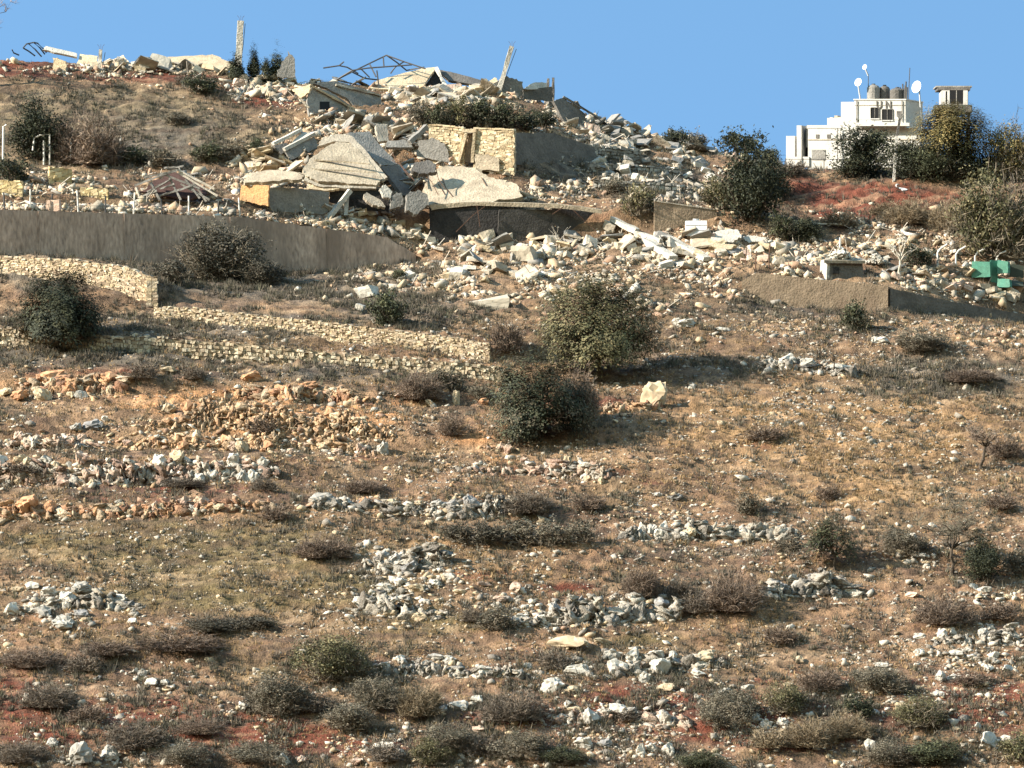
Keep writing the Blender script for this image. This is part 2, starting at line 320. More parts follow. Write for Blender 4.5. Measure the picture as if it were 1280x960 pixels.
def axis(a, b, step, far_lo, far_hi):
    core = np.arange(a, b + step / 2, step)
    def out(d):
        r = [step]; s = 0
        acc = []
        st = step
        while s < d: st *= 1.22; s += st; acc.append(s)
        return np.array(acc)
    return np.concatenate([(a - out(far_lo))[::-1], core, b + out(far_hi)])
gx = axis(-60, 60, 0.24, 2500, 2500); gy = axis(392, 566, 0.24, 800, 5000)
GX, GY = np.meshgrid(gx, gy, indexing='ij'); X = GX.ravel(); Yv = GY.ravel()
Zv = H(X, Yv)
Uv = 640 + F * X / np.maximum(Yv, 300); Vv = 480 - F * Zv / np.maximum(Yv, 300)
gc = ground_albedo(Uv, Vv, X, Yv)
nx, ny = len(gx), len(gy)
ii = (np.arange(nx - 1)[:, None] * ny + np.arange(ny - 1)[None, :]).ravel()
quads = np.stack([ii, ii + ny, ii + ny + 1, ii + 1], 1)
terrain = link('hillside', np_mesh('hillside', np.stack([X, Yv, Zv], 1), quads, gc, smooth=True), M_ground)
tag(terrain, kind='structure')

# ------------------------------------------------------------------ walls
class MB:
    """collects polygons of any kind for one mesh"""
    def __init__(s): s.v = []; s.f = []; s.c = []
    def add(s, verts, faces, col=(1, 1, 1)):
        b = len(s.v); s.v += [tuple(q) for q in verts]; s.f += [tuple(i + b for i in f) for f in faces]; s.c += [col] * len(verts)
    def build(s, name, m, parent=None, smooth=False, origin=None):
        off = Vector(origin) if origin is not None else Vector((0, 0, 0))
        me = bpy.data.meshes.new(name); me.from_pydata([tuple(Vector(q) - off) for q in s.v], [], s.f); me.update()
        at = me.color_attributes.new('Col', 'FLOAT_COLOR', 'POINT')
        cc = np.ones((len(s.v), 4), np.float32); cc[:, :3] = np.array(s.c, np.float32); at.data.foreach_set('color', cc.ravel())
        bm = bmesh.new(); bm.from_mesh(me); bmesh.ops.recalc_face_normals(bm, faces=bm.faces); bm.to_mesh(me); bm.free()
        if smooth:
            for p in me.polygons: p.use_smooth = True
        o = link(name, me, m, parent)
        if origin is not None and parent is None: o.location = off
        return o
BOXF = [(0, 1, 3, 2), (4, 6, 7, 5), (0, 4, 5, 1), (2, 3, 7, 6), (0, 2, 6, 4), (1, 5, 7, 3)]

def wall_path(pts, k, dY=0.0, n=160):
    """pts (u, vtop, vbot); returns arc length samples of the wall's base line and top"""
    a = np.array(pts, float); uu = np.linspace(a[0, 0], a[-1, 0], n)
    vt = np.interp(uu, a[:, 0], a[:, 1]); vb = np.interp(uu, a[:, 0], a[:, 2])
    Yy = (np.array([line_Y(k, q) for q in uu]) if not callable(k) else np.array([k(q) for q in uu])) + dY
    x = (uu - 640) / F * Yy; zb = (480 - vb) / F * Yy; zt = (480 - vt) / F * Yy
    s = np.concatenate([[0], np.cumsum(np.hypot(np.diff(x), np.diff(Yy)))])
    tx = np.gradient(x, s); ty = np.gradient(Yy, s); l = np.hypot(tx, ty); tx /= l; ty /= l
    return dict(s=s, x=x, y=Yy, zb=zb, zt=zt, nx=ty, ny=-tx)
def wp(w, s):
    g = lambda k: float(np.interp(s, w['s'], w[k]))
    return g('x'), g('y'), g('zb'), g('zt'), g('nx'), g('ny')

def stone_wall(name, label, pts, k, dY=-0.35, tones=((0.46, 0.36, 0.23),), stone=(0.5, 0.3), thick=0.7, ragged=0.12, cap=True, sink=0.5, proud=0.09, gap=0.0, m=None):
    w = wall_path(pts, k, dY); Ltot = w['s'][-1]; rnd = random.Random(sum(map(ord, name)) + int(pts[0][0]))
    mb = MB(); root = empty(name, (wp(w, Ltot / 2)[0], wp(w, Ltot / 2)[1], wp(w, Ltot / 2)[2])); tag(root, label, 'wall')
    org = root.location.copy()
    # core
    n = 90; core = []
    for i in range(n):
        x, y, zb, zt, ax, ay = wp(w, Ltot * i / (n - 1))
        for (d, z) in ((-0.06, zb - sink), (-0.06, zt - 0.06), (-thick, zt - 0.06), (-thick, zb - sink)): core.append((x + ax * d, y + ay * d, z))
    fs = []
    for i in range(n - 1):
        for j in range(4):
            a = i * 4 + j; b = i * 4 + (j + 1) % 4; fs.append((a, b, b + 4, a + 4))
    fs += [(0, 1, 2, 3), ((n - 1) * 4, (n - 1) * 4 + 3, (n - 1) * 4 + 2, (n - 1) * 4 + 1)]
    t0 = tones[0]; mb.add(core, fs, tuple(0.55 * q for q in t0))
    hmax = float(np.max(w['zt'] - w['zb'])) + sink
    row = 0; z0 = -sink
    while z0 < hmax - sink:
        h = stone[1] * rnd.uniform(0.8, 1.2); s = -rnd.uniform(0, stone[0])
        while s < Ltot:
            ln = stone[0] * rnd.uniform(0.6, 1.5); s0 = max(s, 0); s1 = min(s + ln, Ltot); s += ln
            if s1 - s0 < 0.08: continue
            x, y, zb, zt, ax, ay = wp(w, (s0 + s1) / 2)
            top = zt - zb + rnd.uniform(-ragged, ragged * 0.6)
            za, zc = z0, min(z0 + h, top)
            if zc - za < 0.07: continue
            fr = rnd.uniform(0.0, proud); g = 0.0 + gap
            pa = wp(w, s0 + g); pb = wp(w, s1 - g); vs = []
            for q in (pa, pb):
                for z in (za + g, zc - g):
                    for d in (fr, -thick + 0.03 * rnd.random()):
                        j = lambda: rnd.uniform(-0.06, 0.06)
                        vs.append((q[0] + q[4] * d + j(), q[1] + q[5] * d + j(), q[2] + z + j()))
            c = rnd.choice(tones); f = rnd.uniform(0.72, 1.2); mb.add(vs, BOXF, tuple(f * q for q in c))
        z0 += h
    body = mb.build('stonework', m or M_masonry, root, origin=org)
    if cap:
        mc = MB(); s = 0
        while s < Ltot:
            ln = rnd.uniform(0.5, 1.2); s0, s1 = s, min(s + ln, Ltot); s += ln
            if s1 - s0 < 0.1: continue
            pa = wp(w, s0 + 0.01); pb = wp(w, s1 - 0.01); vs = []; hh = rnd.uniform(0.08, 0.2)
            for q in (pa, pb):
                for z in (-0.02, hh):
                    for d in (0.1, -thick - 0.04): vs.append((q[0] + q[4] * d + rnd.uniform(-.03, .03), q[1] + q[5] * d + rnd.uniform(-.03, .03), q[3] + z + rnd.uniform(-.03, .03)))
            c = rnd.choice(tones); f = rnd.uniform(0.9, 1.2); mc.add(vs, BOXF, tuple(f * q for q in c))
        mc.build('coping', m or M_masonry, root, origin=org)
    return root

def concrete_wall(name, label, pts, k, m, dY=-0.3, thick=0.5, sink=1.0, ragged=0.0, batter=0.0, cap_m=None, rows=10, nseg=150, joints=0.0, joint_m=None):
    w = wall_path(pts, k, dY); Ltot = w['s'][-1]; x, y, zb, zt, ax, ay = wp(w, Ltot / 2)
    root = empty(name, (x, y, zb)); tag(root, label, 'wall'); org = root.location.copy()
    V = []; Q = []
    for i in range(nseg + 1):
        x, y, zb, zt, ax, ay = wp(w, Ltot * i / nseg); zt += (mnoise.noise((i * 0.9, k if not callable(k) else 3, 0)) * ragged)
        zb2 = zb - sink
        for j in range(rows + 1):
            z = zb2 + (zt - zb2) * j / rows; d = mnoise.noise((x * 0.35, z * 0.35, 2)) * 0.06 + mnoise.noise((x * 1.3, z * 1.3, 5)) * 0.03 - batter * (zt - z) * -1
            V.append((x + ax * d - org.x, y + ay * d - org.y, z - org.z))
        for d2, zz in ((-thick, zt), (-thick, zb2)): V.append((x + ax * d2 - org.x, y + ay * d2 - org.y, zz - org.z))
    R = rows + 3
    for i in range(nseg):
        for j in range(R - 1): a = i * R + j; Q.append((a, a + R, a + R + 1, a + 1))
    e = nseg * R
    me = bpy.data.meshes.new('wall_face'); me.from_pydata(V, [], Q + [tuple(range(R))[::-1], tuple(e + q for q in range(R))]); me.update()
    bm = bmesh.new(); bm.from_mesh(me); bmesh.ops.recalc_face_normals(bm, faces=bm.faces); bm.to_mesh(me); bm.free()
    link('wall_face', me, m, root)
    if cap_m is not None:
        mb = MB(); cs = []
        for i in range(nseg + 1):
            x, y, zb, zt, ax, ay = wp(w, Ltot * i / nseg); zt += mnoise.noise((i * 0.9, k if not callable(k) else 3, 0)) * ragged
            for d, z in ((0.08, zt + 0.004), (0.08, zt + 0.13), (-thick - 0.05, zt + 0.13), (-thick - 0.05, zt + 0.004)): cs.append((x + ax * d, y + ay * d, z + 0.01))
        fs = []
        for i in range(nseg):
            for j in range(4): a = i * 4 + j; b = i * 4 + (j + 1) % 4; fs.append((a, b, b + 4, a + 4))
        fs += [(0, 1, 2, 3), (nseg * 4 + 3, nseg * 4 + 2, nseg * 4 + 1, nseg * 4)]
        mb.add(cs, fs); mb.build('coping', cap_m, root, origin=org)
    if joints > 0:
        s = joints * 0.6; q = 0
        while s < Ltot:
            x, y, zb, zt, ax, ay = wp(w, s); tx, ty = -ay, ax
            mb = MB(); vs = []
            for a in (-0.04, 0.04):
                for z in (zb - 0.5, zt - 0.05):
                    for d in (0.07 + batter * (zt - z), -0.1): vs.append((x + tx * a + ax * d, y + ty * a + ay * d, z))
            mb.add(vs, BOXF); mb.build('wall_rib', joint_m or m, root, origin=org)
            s += joints * random.uniform(0.8, 1.25)
    return root

CR = ((0.50, 0.39, 0.255), (0.46, 0.35, 0.22), (0.54, 0.43, 0.3), (0.38, 0.285, 0.19), (0.5, 0.41, 0.3), (0.3, 0.22, 0.15))
W1 = concrete_wall('retaining_wall', 'tall grey concrete retaining wall running below the ruined houses on the left', [(-420, 250, 315), (0, 262, 322), (200, 268, 338), (300, 271, 346), (400, 285, 344), (440, 290, 338), (482, 296, 328), (520, 318, 330)], 20, M_retain, dY=-0.2, batter=0.06, ragged=0.12, joints=11.0)
stone_wall('stone_wall', 'highest lit pale stone terrace wall, just under the tall grey retaining wall', [(-420, 305, 325), (0, 320, 340), (60, 322, 343), (100, 325, 347), (150, 332, 358), (178, 341, 372), (192, 347, 380)], 18, tones=CR, stone=(0.32, 0.2), cap=False, ragged=0.2, proud=0.12)
stone_wall('stone_wall', 'middle pale stone terrace wall, long and tapering, ending beside the purple thorn bush', [(192, 384, 392), (250, 385, 401), (320, 394, 410), (400, 401, 420), (500, 414, 435), (560, 420, 444), (590, 425, 450), (612, 429, 458)], 16, tones=CR, stone=(0.32, 0.2), cap=False, ragged=0.2, proud=0.12)
DRY = ((0.48, 0.38, 0.26), (0.40, 0.31, 0.21), (0.53, 0.43, 0.3), (0.32, 0.25, 0.18), (0.55, 0.47, 0.35))
stone_wall('dry_stone_wall', 'lowest rough dry stone terrace wall with gaps, passing below the round dark oak', [(-420, 395, 412), (0, 410, 428), (140, 419, 436), (300, 429, 446), (450, 444, 460), (600, 455, 472), (632, 461, 474)], 14, tones=DRY, stone=(0.36, 0.34), cap=False, ragged=0.42, proud=0.25, gap=0.02)
W5 = concrete_wall('rendered_wall', 'low brown rendered retaining wall below the white dust heap', [(927, 351, 358), (945, 341, 368), (960, 342, 377), (1022, 349, 384), (1060, 352, 387), (1110, 357, 390)], 20, M_conc['brown'], dY=-0.3, ragged=0.05)
concrete_wall('dark_wall', 'low dark grey wall running right from the brown rendered wall', [(1113, 361, 388), (1140, 366, 390), (1180, 375, 394), (1280, 393, 406), (1500, 425, 440)], 20, M_conc['dark'], dY=-0.3, ragged=0.1)
# pier and end stones of the two terrace walls
def pier(u, vt, vb, Y, wpx, label, name='stone_pier'):
    p = P(u, vb, Y); h = (vb - vt) / F * Y; w = wpx / F * Y; mb = MB(); rnd = random.Random(int(u)); z = -0.6
    while z < h:
        hh = rnd.uniform(0.25, 0.45)
        for a in (-1, 1):
            vs = []; x0 = (a - 1) / 2 * w / 1 * 1.0; x1 = x0 + w - 0.02
            x0, x1 = sorted((a * 0.02, a * w / 2 + rnd.uniform(-.08, .08)))
            for x in (x0, x1):
                for zz in (z + .01, min(z + hh, h + .1) - .01):
                    for d in (-0.45 - rnd.uniform(0, .1), 0.5): vs.append((p.x + x, p.y + d, p.z + zz))
            c = rnd.choice(CR); mb.add(vs, BOXF, (lambda f: tuple(f * q for q in c))(rnd.uniform(.75, 1.15)))
        z += hh
    o = mb.build(name, M_masonry, None, origin=p); return tag(o, label, 'pier')
pier(190, 347, 384, line_Y(18, 190) - 0.5, 14, 'pale stacked stone pier at the right end of the highest terrace wall')

# ------------------------------------------------------------------ rocks
def hull_mesh(name, seed, flat=0.75, npts=18, box=0.0, cuts=2, rough=0.09, freq=1.0, angular=False):
    rnd = random.Random(seed); bm = bmesh.new()
    for i in range(npts):
        d = Vector((rnd.gauss(0, 1), rnd.gauss(0, 1), rnd.gauss(0, 1))).normalized()
        if angular:
            if i < 8: bm.verts.new((((i & 1) - .5) * rnd.uniform(.55, 1.05), (((i >> 1) & 1) - .5) * rnd.uniform(.55, 1.05), (((i >> 2) & 1) - .5) * flat * rnd.uniform(.5, 1.05)))
            continue
        if box > 0:
            b = max(abs(d.x), abs(d.y), abs(d.z)); d = d.lerp(d / b * 0.85, box)
        d = d * rnd.uniform(0.8, 1.0); bm.verts.new((d.x * 0.5, d.y * 0.5, d.z * 0.5 * flat))
    r = bmesh.ops.convex_hull(bm, input=bm.verts)
    bmesh.ops.delete(bm, geom=list({g for g in r['geom_interior'] + r['geom_unused'] if isinstance(g, bmesh.types.BMVert)}), context='VERTS')
    if cuts:
        bmesh.ops.triangulate(bm, faces=bm.faces[:]); bmesh.ops.subdivide_edges(bm, edges=bm.edges[:], cuts=cuts, use_grid_fill=True)
        for v in bm.verts:
            n = v.co.normalized(); q = v.co * 3.2 * freq + Vector((seed, seed * 1.7, 0)); q2 = v.co * 9 * freq + Vector((0, seed, 3))
            v.co += n * (mnoise.noise(q) * rough + mnoise.noise(q2) * rough * 0.75) + mnoise.noise_vector(q2) * rough * .35
    bmesh.ops.recalc_face_normals(bm, faces=bm.faces); me = bpy.data.meshes.new(name); bm.to_mesh(me); bm.free()
    return me
ROCKS = {}
for k in M_rock:
    ROCKS[k] = []
    for i in range(5):
        me = hull_mesh('rock', 10 * i + len(ROCKS) * 71, flat=random.uniform(0.7, 0.95), npts=random.randint(14, 24), box=.35, cuts=3, rough=0.115, freq=1.1); me.materials.append(M_rock[k]); ROCKS[k].append(me)
CHUNKS = {}
for k in ('pale', 'cream', 'grey', 'white', 'tan', 'pink'):
    CHUNKS[k] = []
    for i in range(5):
        me = hull_mesh('chunk', 300 + 10 * i + len(CHUNKS) * 53, flat=random.uniform(0.5, 0.9), npts=8, angular=True, cuts=2, rough=0.05, freq=1.5); me.materials.append(M_conc[k]); CHUNKS[k].append(me)

# ---- rock ledges: the broken limestone risers of the old terraces
M_ledge = mat('ledge_stone', (0.4, 0.33, 0.25), var=0.5, scale=2.2, fine=8, bump=0.8, attr=True, stain=((0.11, 0.085, 0.065), 0.6))
LEDGE_B = []
for i_ in range(10):
    me_ = hull_mesh('b', 900 + i_ * 3, flat=1.0, npts=16 + i_ % 5, box=.75, cuts=2, rough=.24, freq=1.3); bm_ = bmesh.new(); bm_.from_mesh(me_); bmesh.ops.triangulate(bm_, faces=bm_.faces[:])
    LEDGE_B.append((np.array([v.co for v in bm_.verts]), np.array([[v.index for v in f.verts] for f in bm_.faces]))); bm_.free(); bpy.data.meshes.remove(me_)
def _h3(a, b, c): return float(_hash(np.array([a]), np.array([b]), c)[0])
def ledge(label, pts, hpx, tones, seed, sz=0.8, out=0.55, gap=0.25, dy=0.35):
    """pts (u, v of the foot); a riser of blocky strata with hollows, set into the slope"""
    uu = np.linspace(pts[0][0], pts[-1][0], 64); vv = np.interp(uu, [p[0] for p in pts], [p[1] for p in pts]); g = [ground(a, b) for a, b in zip(uu, vv)]
    ys = np.convolve(np.pad([q.y for q in g], 6, mode='edge'), np.ones(13) / 13, 'valid'); xs = (uu - 640) / F * ys; zs = (480 - vv) / F * ys
    S = np.concatenate([[0], np.cumsum(np.hypot(np.diff(xs), np.diff(ys)))]); hm = hpx / F * ys.mean(); org = g[32]; V = []; C = []; Q = []; rnd = random.Random(seed * 7 + 1); base = 0
    t = 0.0
    while t < S[-1]:
        edge = min(1, 6 * min(t, S[-1] - t) / S[-1]); top = hm * (0.6 + .5 * mnoise.noise((t * .22, seed, 7)) + rnd.uniform(-.15, .35)) * (.35 + .65 * edge)
        skip = mnoise.noise((t * .2, seed, 31)) > 1 - gap * 2.4
        w = sz * rnd.choice((.4, .6, .8, 1.1, 1.7)) * rnd.uniform(.8, 1.25); z = -.4; col0 = rnd.uniform(.6, 1.05); top = max(top, .12) * (.45 if skip else 1)
        while z < top:
            h = sz * rnd.choice((.35, .6, .9, 1.3)) * rnd.uniform(.8, 1.2); h = max(.15, min(h, max(top - z, .3) * 1.2)); B = LEDGE_B[rnd.randrange(len(LEDGE_B))]; ww = w * rnd.uniform(.7, 1.3); dd = sz * rnd.uniform(.8, 1.7)
            R_ = (Matrix.Rotation(rnd.gauss(0, .35), 3, 'Z') @ Matrix.Rotation(rnd.gauss(.08, .26), 3, 'Y') @ Matrix.Rotation(rnd.gauss(0, .2), 3, 'X'))
            tt = min(max(t + w * .5 + rnd.gauss(0, .15), 0), S[-1]); x = np.interp(tt, S, xs); y = np.interp(tt, S, ys) + dy; zz = np.interp(tt, S, zs)
            vv_ = (B[0] * np.array([ww * 1.35, dd, h * 1.75])) @ np.array(R_).T + np.array([x - org.x, y - org.y + z * .28 + rnd.uniform(-.25, .2) * out, zz - org.z + z + h * .4])
            V.append(vv_); Q.append(B[1] + base); base += len(vv_); c = rnd.choice(tones); k = col0 * rnd.uniform(.8, 1.15); C += [tuple(k * q for q in c)] * len(vv_); z += h * rnd.uniform(.75, 1.05)
        t += w * rnd.uniform(.6, .95)
    V = np.concatenate(V); Q = np.concatenate(Q)
    o = link('rock_ledge', np_mesh('rock_ledge', V, Q, C), M_ledge); o.location = org
    return tag(o, label, 'rock ledge', 'broken rock ledges of the old terraces')
TO = ((0.50, 0.30, 0.165), (0.47, 0.325, 0.205), (0.40, 0.225, 0.135), (0.47, 0.36, 0.25), (0.32, 0.175, 0.11)); TP = ((0.45, 0.33, 0.25), (0.5, 0.42, 0.33), (0.40, 0.27, 0.2), (0.52, 0.47, 0.4), (0.3, 0.2, 0.15)); TG = ((0.41, 0.365, 0.30), (0.33, 0.295, 0.25), (0.47, 0.415, 0.34), (0.235, 0.21, 0.18)); TC = ((0.56, 0.385, 0.235), (0.58, 0.43, 0.285), (0.52, 0.33, 0.19), (0.46, 0.29, 0.175))
for (lab, pts, h_, tn, kw) in (
 ('short orange clay and rock bank near the left edge, below the lowest terrace wall', [(18, 488), (90, 490), (160, 488)], 24, TO, {}),
 ('orange rock bank in the centre left, just under the dry stone terrace wall', [(278, 498), (360, 502), (470, 508)], 22, TO, {}),
 ('broad orange-cream scree bank, the widest on the left', [(180, 540), (300, 535), (400, 546), (490, 552)], 34, TC, dict(gap=.35, sz=.5)),
 ('second cream rock step below the broad orange scree bank', [(150, 560), (260, 562), (370, 562), (480, 570)], 22, TC, dict(gap=.4, sz=.55)),
 ('pinkish rock step at the left edge above the pale boulder row', [(-40, 560), (60, 562), (120, 560)], 20, TP, dict(gap=.4)),
 ('long pale rock ledge with dark clefts behind the upper boulder row', [(-60, 606), (90, 606), (230, 606), (345, 598)], 30, TP, dict(out=.7)),
 ('long reddish rock ledge beside the reddish boulder', [(-60, 648), (100, 648), (230, 644), (340, 636)], 19, TO, dict(out=.6)),
 ('grey rock ledge continuing right from the reddish ledge', [(372, 638), (430, 636), (500, 640), (545, 641)], 14, TG, {}),
 ('dark grey jagged outcrop left of the dark thorn bush in the middle', [(545, 646), (590, 646), (650, 644)], 24, TG, dict(out=.8)),
 ('grey outcrop climbing in the middle above the green grass', [(452, 712), (500, 716), (560, 706)], 28, TG, dict(out=.8)),
 ('pale outcrop in the middle along the edge of the green grass', [(434, 764), (490, 770), (552, 776)], 26, TG, dict(out=.8, gap=.35)),
 ('large dark cleft outcrop around the upright crag', [(640, 784), (700, 782), (760, 780), (850, 772)], 38, TG, dict(out=.9)),
 ('whitish rock ledge on the right slope above the purple thorn bush', [(772, 674), (860, 674), (990, 672)], 18, TG, dict(gap=.3)),
 ('grey outcrop right of the purple thorn bush', [(950, 746), (1010, 744), (1064, 746)], 26, TG, dict(out=.8)),
 ('red-orange bank between the dark evergreen bush and the cream boulder', [(738, 516), (780, 516), (822, 512)], 15, TO, {}),
 ('pale pinkish step below the shadow of the dark evergreen bush', [(585, 590), (660, 594), (760, 600)], 20, TP, dict(gap=.4)),
 ('pale ledge under the white rocks at lower right', [(1165, 806), (1220, 804), (1290, 806)], 20, TG, dict(gap=.4)),
 ('pale broken ledge behind the white rocks left of the lower centre', [(480, 842), (560, 844), (650, 846)], 18, TG, dict(gap=.4)),
 ('cream ledge around the long cream slab on the lower right', [(752, 850), (840, 836), (905, 834)], 18, TG, dict(gap=.35)),
 ('pale low ledge on the red earth at bottom centre', [(690, 905), (760, 902), (860, 908)], 15, TP, dict(gap=.4)),
 ('white stony step across the grey right slope', [(930, 462), (1000, 464), (1064, 468)], 12, TG, dict(gap=.35)),
 ('grey ledge among the paired boulders in the green grass', [(20, 764), (90, 760), (172, 762)], 18, TG, dict(gap=.45))):
    ledge(lab, pts, h_, tn, int(pts[0][0] + pts[0][1]) % 97 + 3, **kw)

# ---- which rocks stand where: (u, v of the foot, width px, height px, tone)
ROCK_SPOTS = [
 (818, 511, 34, 44, 'cream'), (36, 648, 38, 30, 'orange'), (62, 646, 20, 18, 'orange'), (52, 774, 26, 18, 'grey'), (76, 790, 30, 20, 'grey'), (82, 756, 22, 16, 'white'), (102, 744, 26, 18, 'grey'), (145, 756, 26, 16, 'white'),
 (12, 770, 24, 18, 'white'), (166, 780, 16, 10, 'white'), (60, 746, 20, 12, 'white'), (40, 738, 18, 12, 'white'), (120, 752, 14, 18, 'grey'), (102, 774, 20, 14, 'dark'), (20, 742, 18, 10, 'cream'),
 (100, 958, 32, 38, 'grey'), (136, 952, 22, 22, 'grey'), (64, 934, 16, 12, 'grey'), (32, 880, 10, 14, 'white'), (190, 858, 20, 12, 'white'), (178, 846, 14, 10, 'white'), (168, 842, 10, 8, 'white'), (205, 858, 12, 8, 'white'), (122, 852, 14, 8, 'dark'),
 (303, 890, 16, 12, 'white'), (352, 958, 18, 18, 'white'), (376, 956, 14, 12, 'pink'), (262, 830, 14, 9, 'cream'), (236, 830, 14, 7, 'white'),
 (690, 866, 30, 20, 'white'), (720, 846, 40, 16, 'white'), (712, 868, 26, 12, 'cream'), (766, 824, 24, 14, 'white'), (772, 846, 26, 24, 'white'), (792, 828, 20, 18, 'white'), (824, 846, 30, 26, 'white'), (820, 826, 24, 12, 'white'), (841, 826, 12, 14, 'white'),
 (872, 832, 50, 20, 'cream'), (714, 814, 64, 20, 'cream'), (756, 806, 34, 10, 'cream'), (738, 908, 26, 22, 'white'), (772, 898, 34, 18, 'white'), (718, 892, 22, 9, 'cream'), (800, 944, 14, 16, 'white'), (836, 946, 16, 20, 'white'), (814, 940, 13, 12, 'white'),
 (730, 938, 24, 16, 'white'), (758, 936, 18, 14, 'dark'), (700, 950, 16, 10, 'cream'), (872, 846, 24, 9, 'white'), (834, 866, 30, 12, 'cream'), (806, 854, 16, 16, 'white'), (660, 836, 14, 8, 'white'),
 (1240, 938, 30, 24, 'white'), (1258, 930, 14, 12, 'white'), (1130, 892, 30, 16, 'cream'), (1088, 940, 14, 18, 'white'), (1176, 852, 14, 18, 'grey'), (1192, 850, 20, 8, 'white'), (1236, 840, 16, 9, 'white'), (1262, 840, 18, 9, 'white'), (1230, 800, 16, 18, 'grey'), (1246, 802, 14, 16, 'white'),
 (1216, 826, 14, 9, 'white'), (1242, 824, 16, 10, 'white'), (1178, 800, 14, 14, 'white'), (1190, 796, 12, 12, 'white'), (1150, 800, 18, 8, 'white'), (1196, 822, 18, 10, 'white'), (1150, 820, 16, 10, 'white'), (1224, 912, 12, 10, 'white'), (1196, 914, 12, 7, 'cream'), (1174, 872, 14, 9, 'white'), (1102, 836, 20, 8, 'white'),
 (722, 772, 24, 34, 'dark'), (696, 776, 26, 24, 'grey'), (742, 774, 22, 24, 'grey'), (676, 782, 18, 14, 'white'), (762, 776, 20, 16, 'grey'), (785, 774, 20, 12, 'grey'), (650, 776, 22, 10, 'white'), (800, 764, 22, 12, 'grey'), (826, 760, 20, 16, 'dark'), (846, 766, 20, 12, 'grey'),
 (466, 762, 26, 14, 'white'), (448, 758, 18, 12, 'white'), (508, 766, 20, 14, 'grey'), (486, 772, 22, 12, 'cream'), (524, 778, 18, 14, 'cream'), (545, 772, 18, 10, 'cream'), (480, 744, 24, 12, 'white'), (500, 735, 20, 14, 'grey'), (520, 742, 24, 12, 'cream'), (542, 735, 20, 10, 'white'), (478, 700, 20, 14, 'grey'), (495, 706, 20, 16, 'grey'),
 (512, 716, 26, 22, 'dark'), (530, 700, 18, 14, 'grey'), (550, 690, 18, 12, 'cream'), (560, 724, 22, 8, 'white'), (604, 734, 20, 8, 'pink'), (645, 742, 18, 12, 'pink'), (575, 745, 18, 9, 'cream'), (625, 752, 18, 10, 'pink'),
 (588, 638, 20, 22, 'dark'), (614, 640, 26, 14, 'grey'), (488, 636, 22, 14, 'cream'), (456, 632, 16, 12, 'orange'), (520, 636, 18, 10, 'cream'), (546, 636, 18, 12, 'grey'), (566, 638, 16, 14, 'dark'), (404, 634, 36, 18, 'grey'), (432, 634, 18, 10, 'white'), (640, 642, 20, 10, 'grey'),
 (116, 540, 30, 18, 'dark'), (94, 542, 18, 12, 'grey'), (24, 502, 22, 16, 'orange'), (52, 502, 24, 18, 'cream'), (101, 502, 18, 14, 'white'), (88, 498, 12, 10, 'cream'), (8, 496, 18, 14, 'cream'), (130, 528, 12, 9, 'white'), (64, 480, 40, 20, 'orange'), (136, 484, 24, 18, 'orange'), (316, 478, 32, 18, 'orange'), (208, 468, 24, 10, 'cream'),
 (350, 500, 34, 18, 'orange'), (410, 502, 30, 20, 'cream'), (425, 530, 32, 18, 'cream'), (460, 540, 18, 14, 'cream'), (385, 488, 26, 12, 'orange'), (570, 506, 10, 22, 'cream'), (604, 508, 14, 12, 'orange'), (500, 500, 16, 12, 'pink'), (540, 508, 18, 10, 'cream'),
 (1020, 735, 22, 18, 'dark'), (1000, 738, 20, 16, 'grey'), (978, 742, 18, 18, 'dark'), (965, 740, 12, 14, 'white'), (1040, 742, 20, 14, 'grey'), (990, 728, 20, 10, 'white'),
 (858, 412, 24, 12, 'white'), (846, 408, 14, 10, 'white'), (1052, 464, 34, 9, 'white'), (985, 456, 26, 14, 'white'), (1010, 460, 22, 12, 'white'), (962, 458, 16, 9, 'white'), (1100, 430, 24, 10, 'white'), (1214, 468, 6, 7, 'white'), (930, 458, 8, 5, 'white'),
 (845, 626, 24, 12, 'dark'), (822, 622, 14, 8, 'grey'), (905, 415, 26, 6, 'white'), (1195, 560, 14, 6, 'cream'), (903, 532, 14, 8, 'cream'), (1140, 680, 16, 14, 'white'), (1150, 700, 22, 9, 'white'), (1128, 694, 16, 9, 'cream'), (1140, 748, 20, 7, 'pink'),
 (1230, 742, 22, 9, 'white'), (1218, 738, 14, 9, 'white'), (1262, 750, 18, 7, 'cream'), (905, 870, 18, 10, 'grey'), (934, 864, 18, 9, 'white'), (985, 862, 14, 10, 'cream'), (958, 912, 16, 14, 'white'), (978, 910, 18, 12, 'white'), (945, 904, 12, 14, 'white'), (1000, 830, 14, 12, 'cream'),
 (560, 832, 20, 12, 'white'), (530, 838, 16, 14, 'white'), (605, 845, 18, 16, 'white'), (628, 846, 14, 8, 'cream'), (480, 838, 18, 10, 'white'), (545, 826, 26, 10, 'grey'), (500, 830, 16, 12, 'white'), (574, 888, 34, 14, 'white'), (596, 880, 20, 10, 'white'), (552, 892, 16, 10, 'grey'), (480, 936, 30, 10, 'white'), (600, 918, 20, 10, 'pink'),
 (615, 948, 20, 8, 'white'), (450, 900, 16, 7, 'white'), (445, 958, 16, 10, 'pink'), (520, 955, 20, 8, 'cream'),
]
def row(u0, v0, u1, v1, n, s0, s1, tones, jit=4):
    r = random.Random(int(u0 * 7 + v0))
    for i in range(n):
        t = (i + r.uniform(0.1, 0.9)) / n; s = r.uniform(s0, s1)
        ROCK_SPOTS.append((u0 + (u1 - u0) * t, v0 + (v1 - v0) * t + r.uniform(-jit, jit), s, s * r.uniform(0.7, 1.25), r.choice(tones)))
row(0, 606, 330, 600, 26, 10, 20, ['pink', 'white', 'cream', 'grey'], 5)
row(0, 592, 330, 586, 22, 10, 22, ['pink', 'white', 'cream', 'white'], 5)
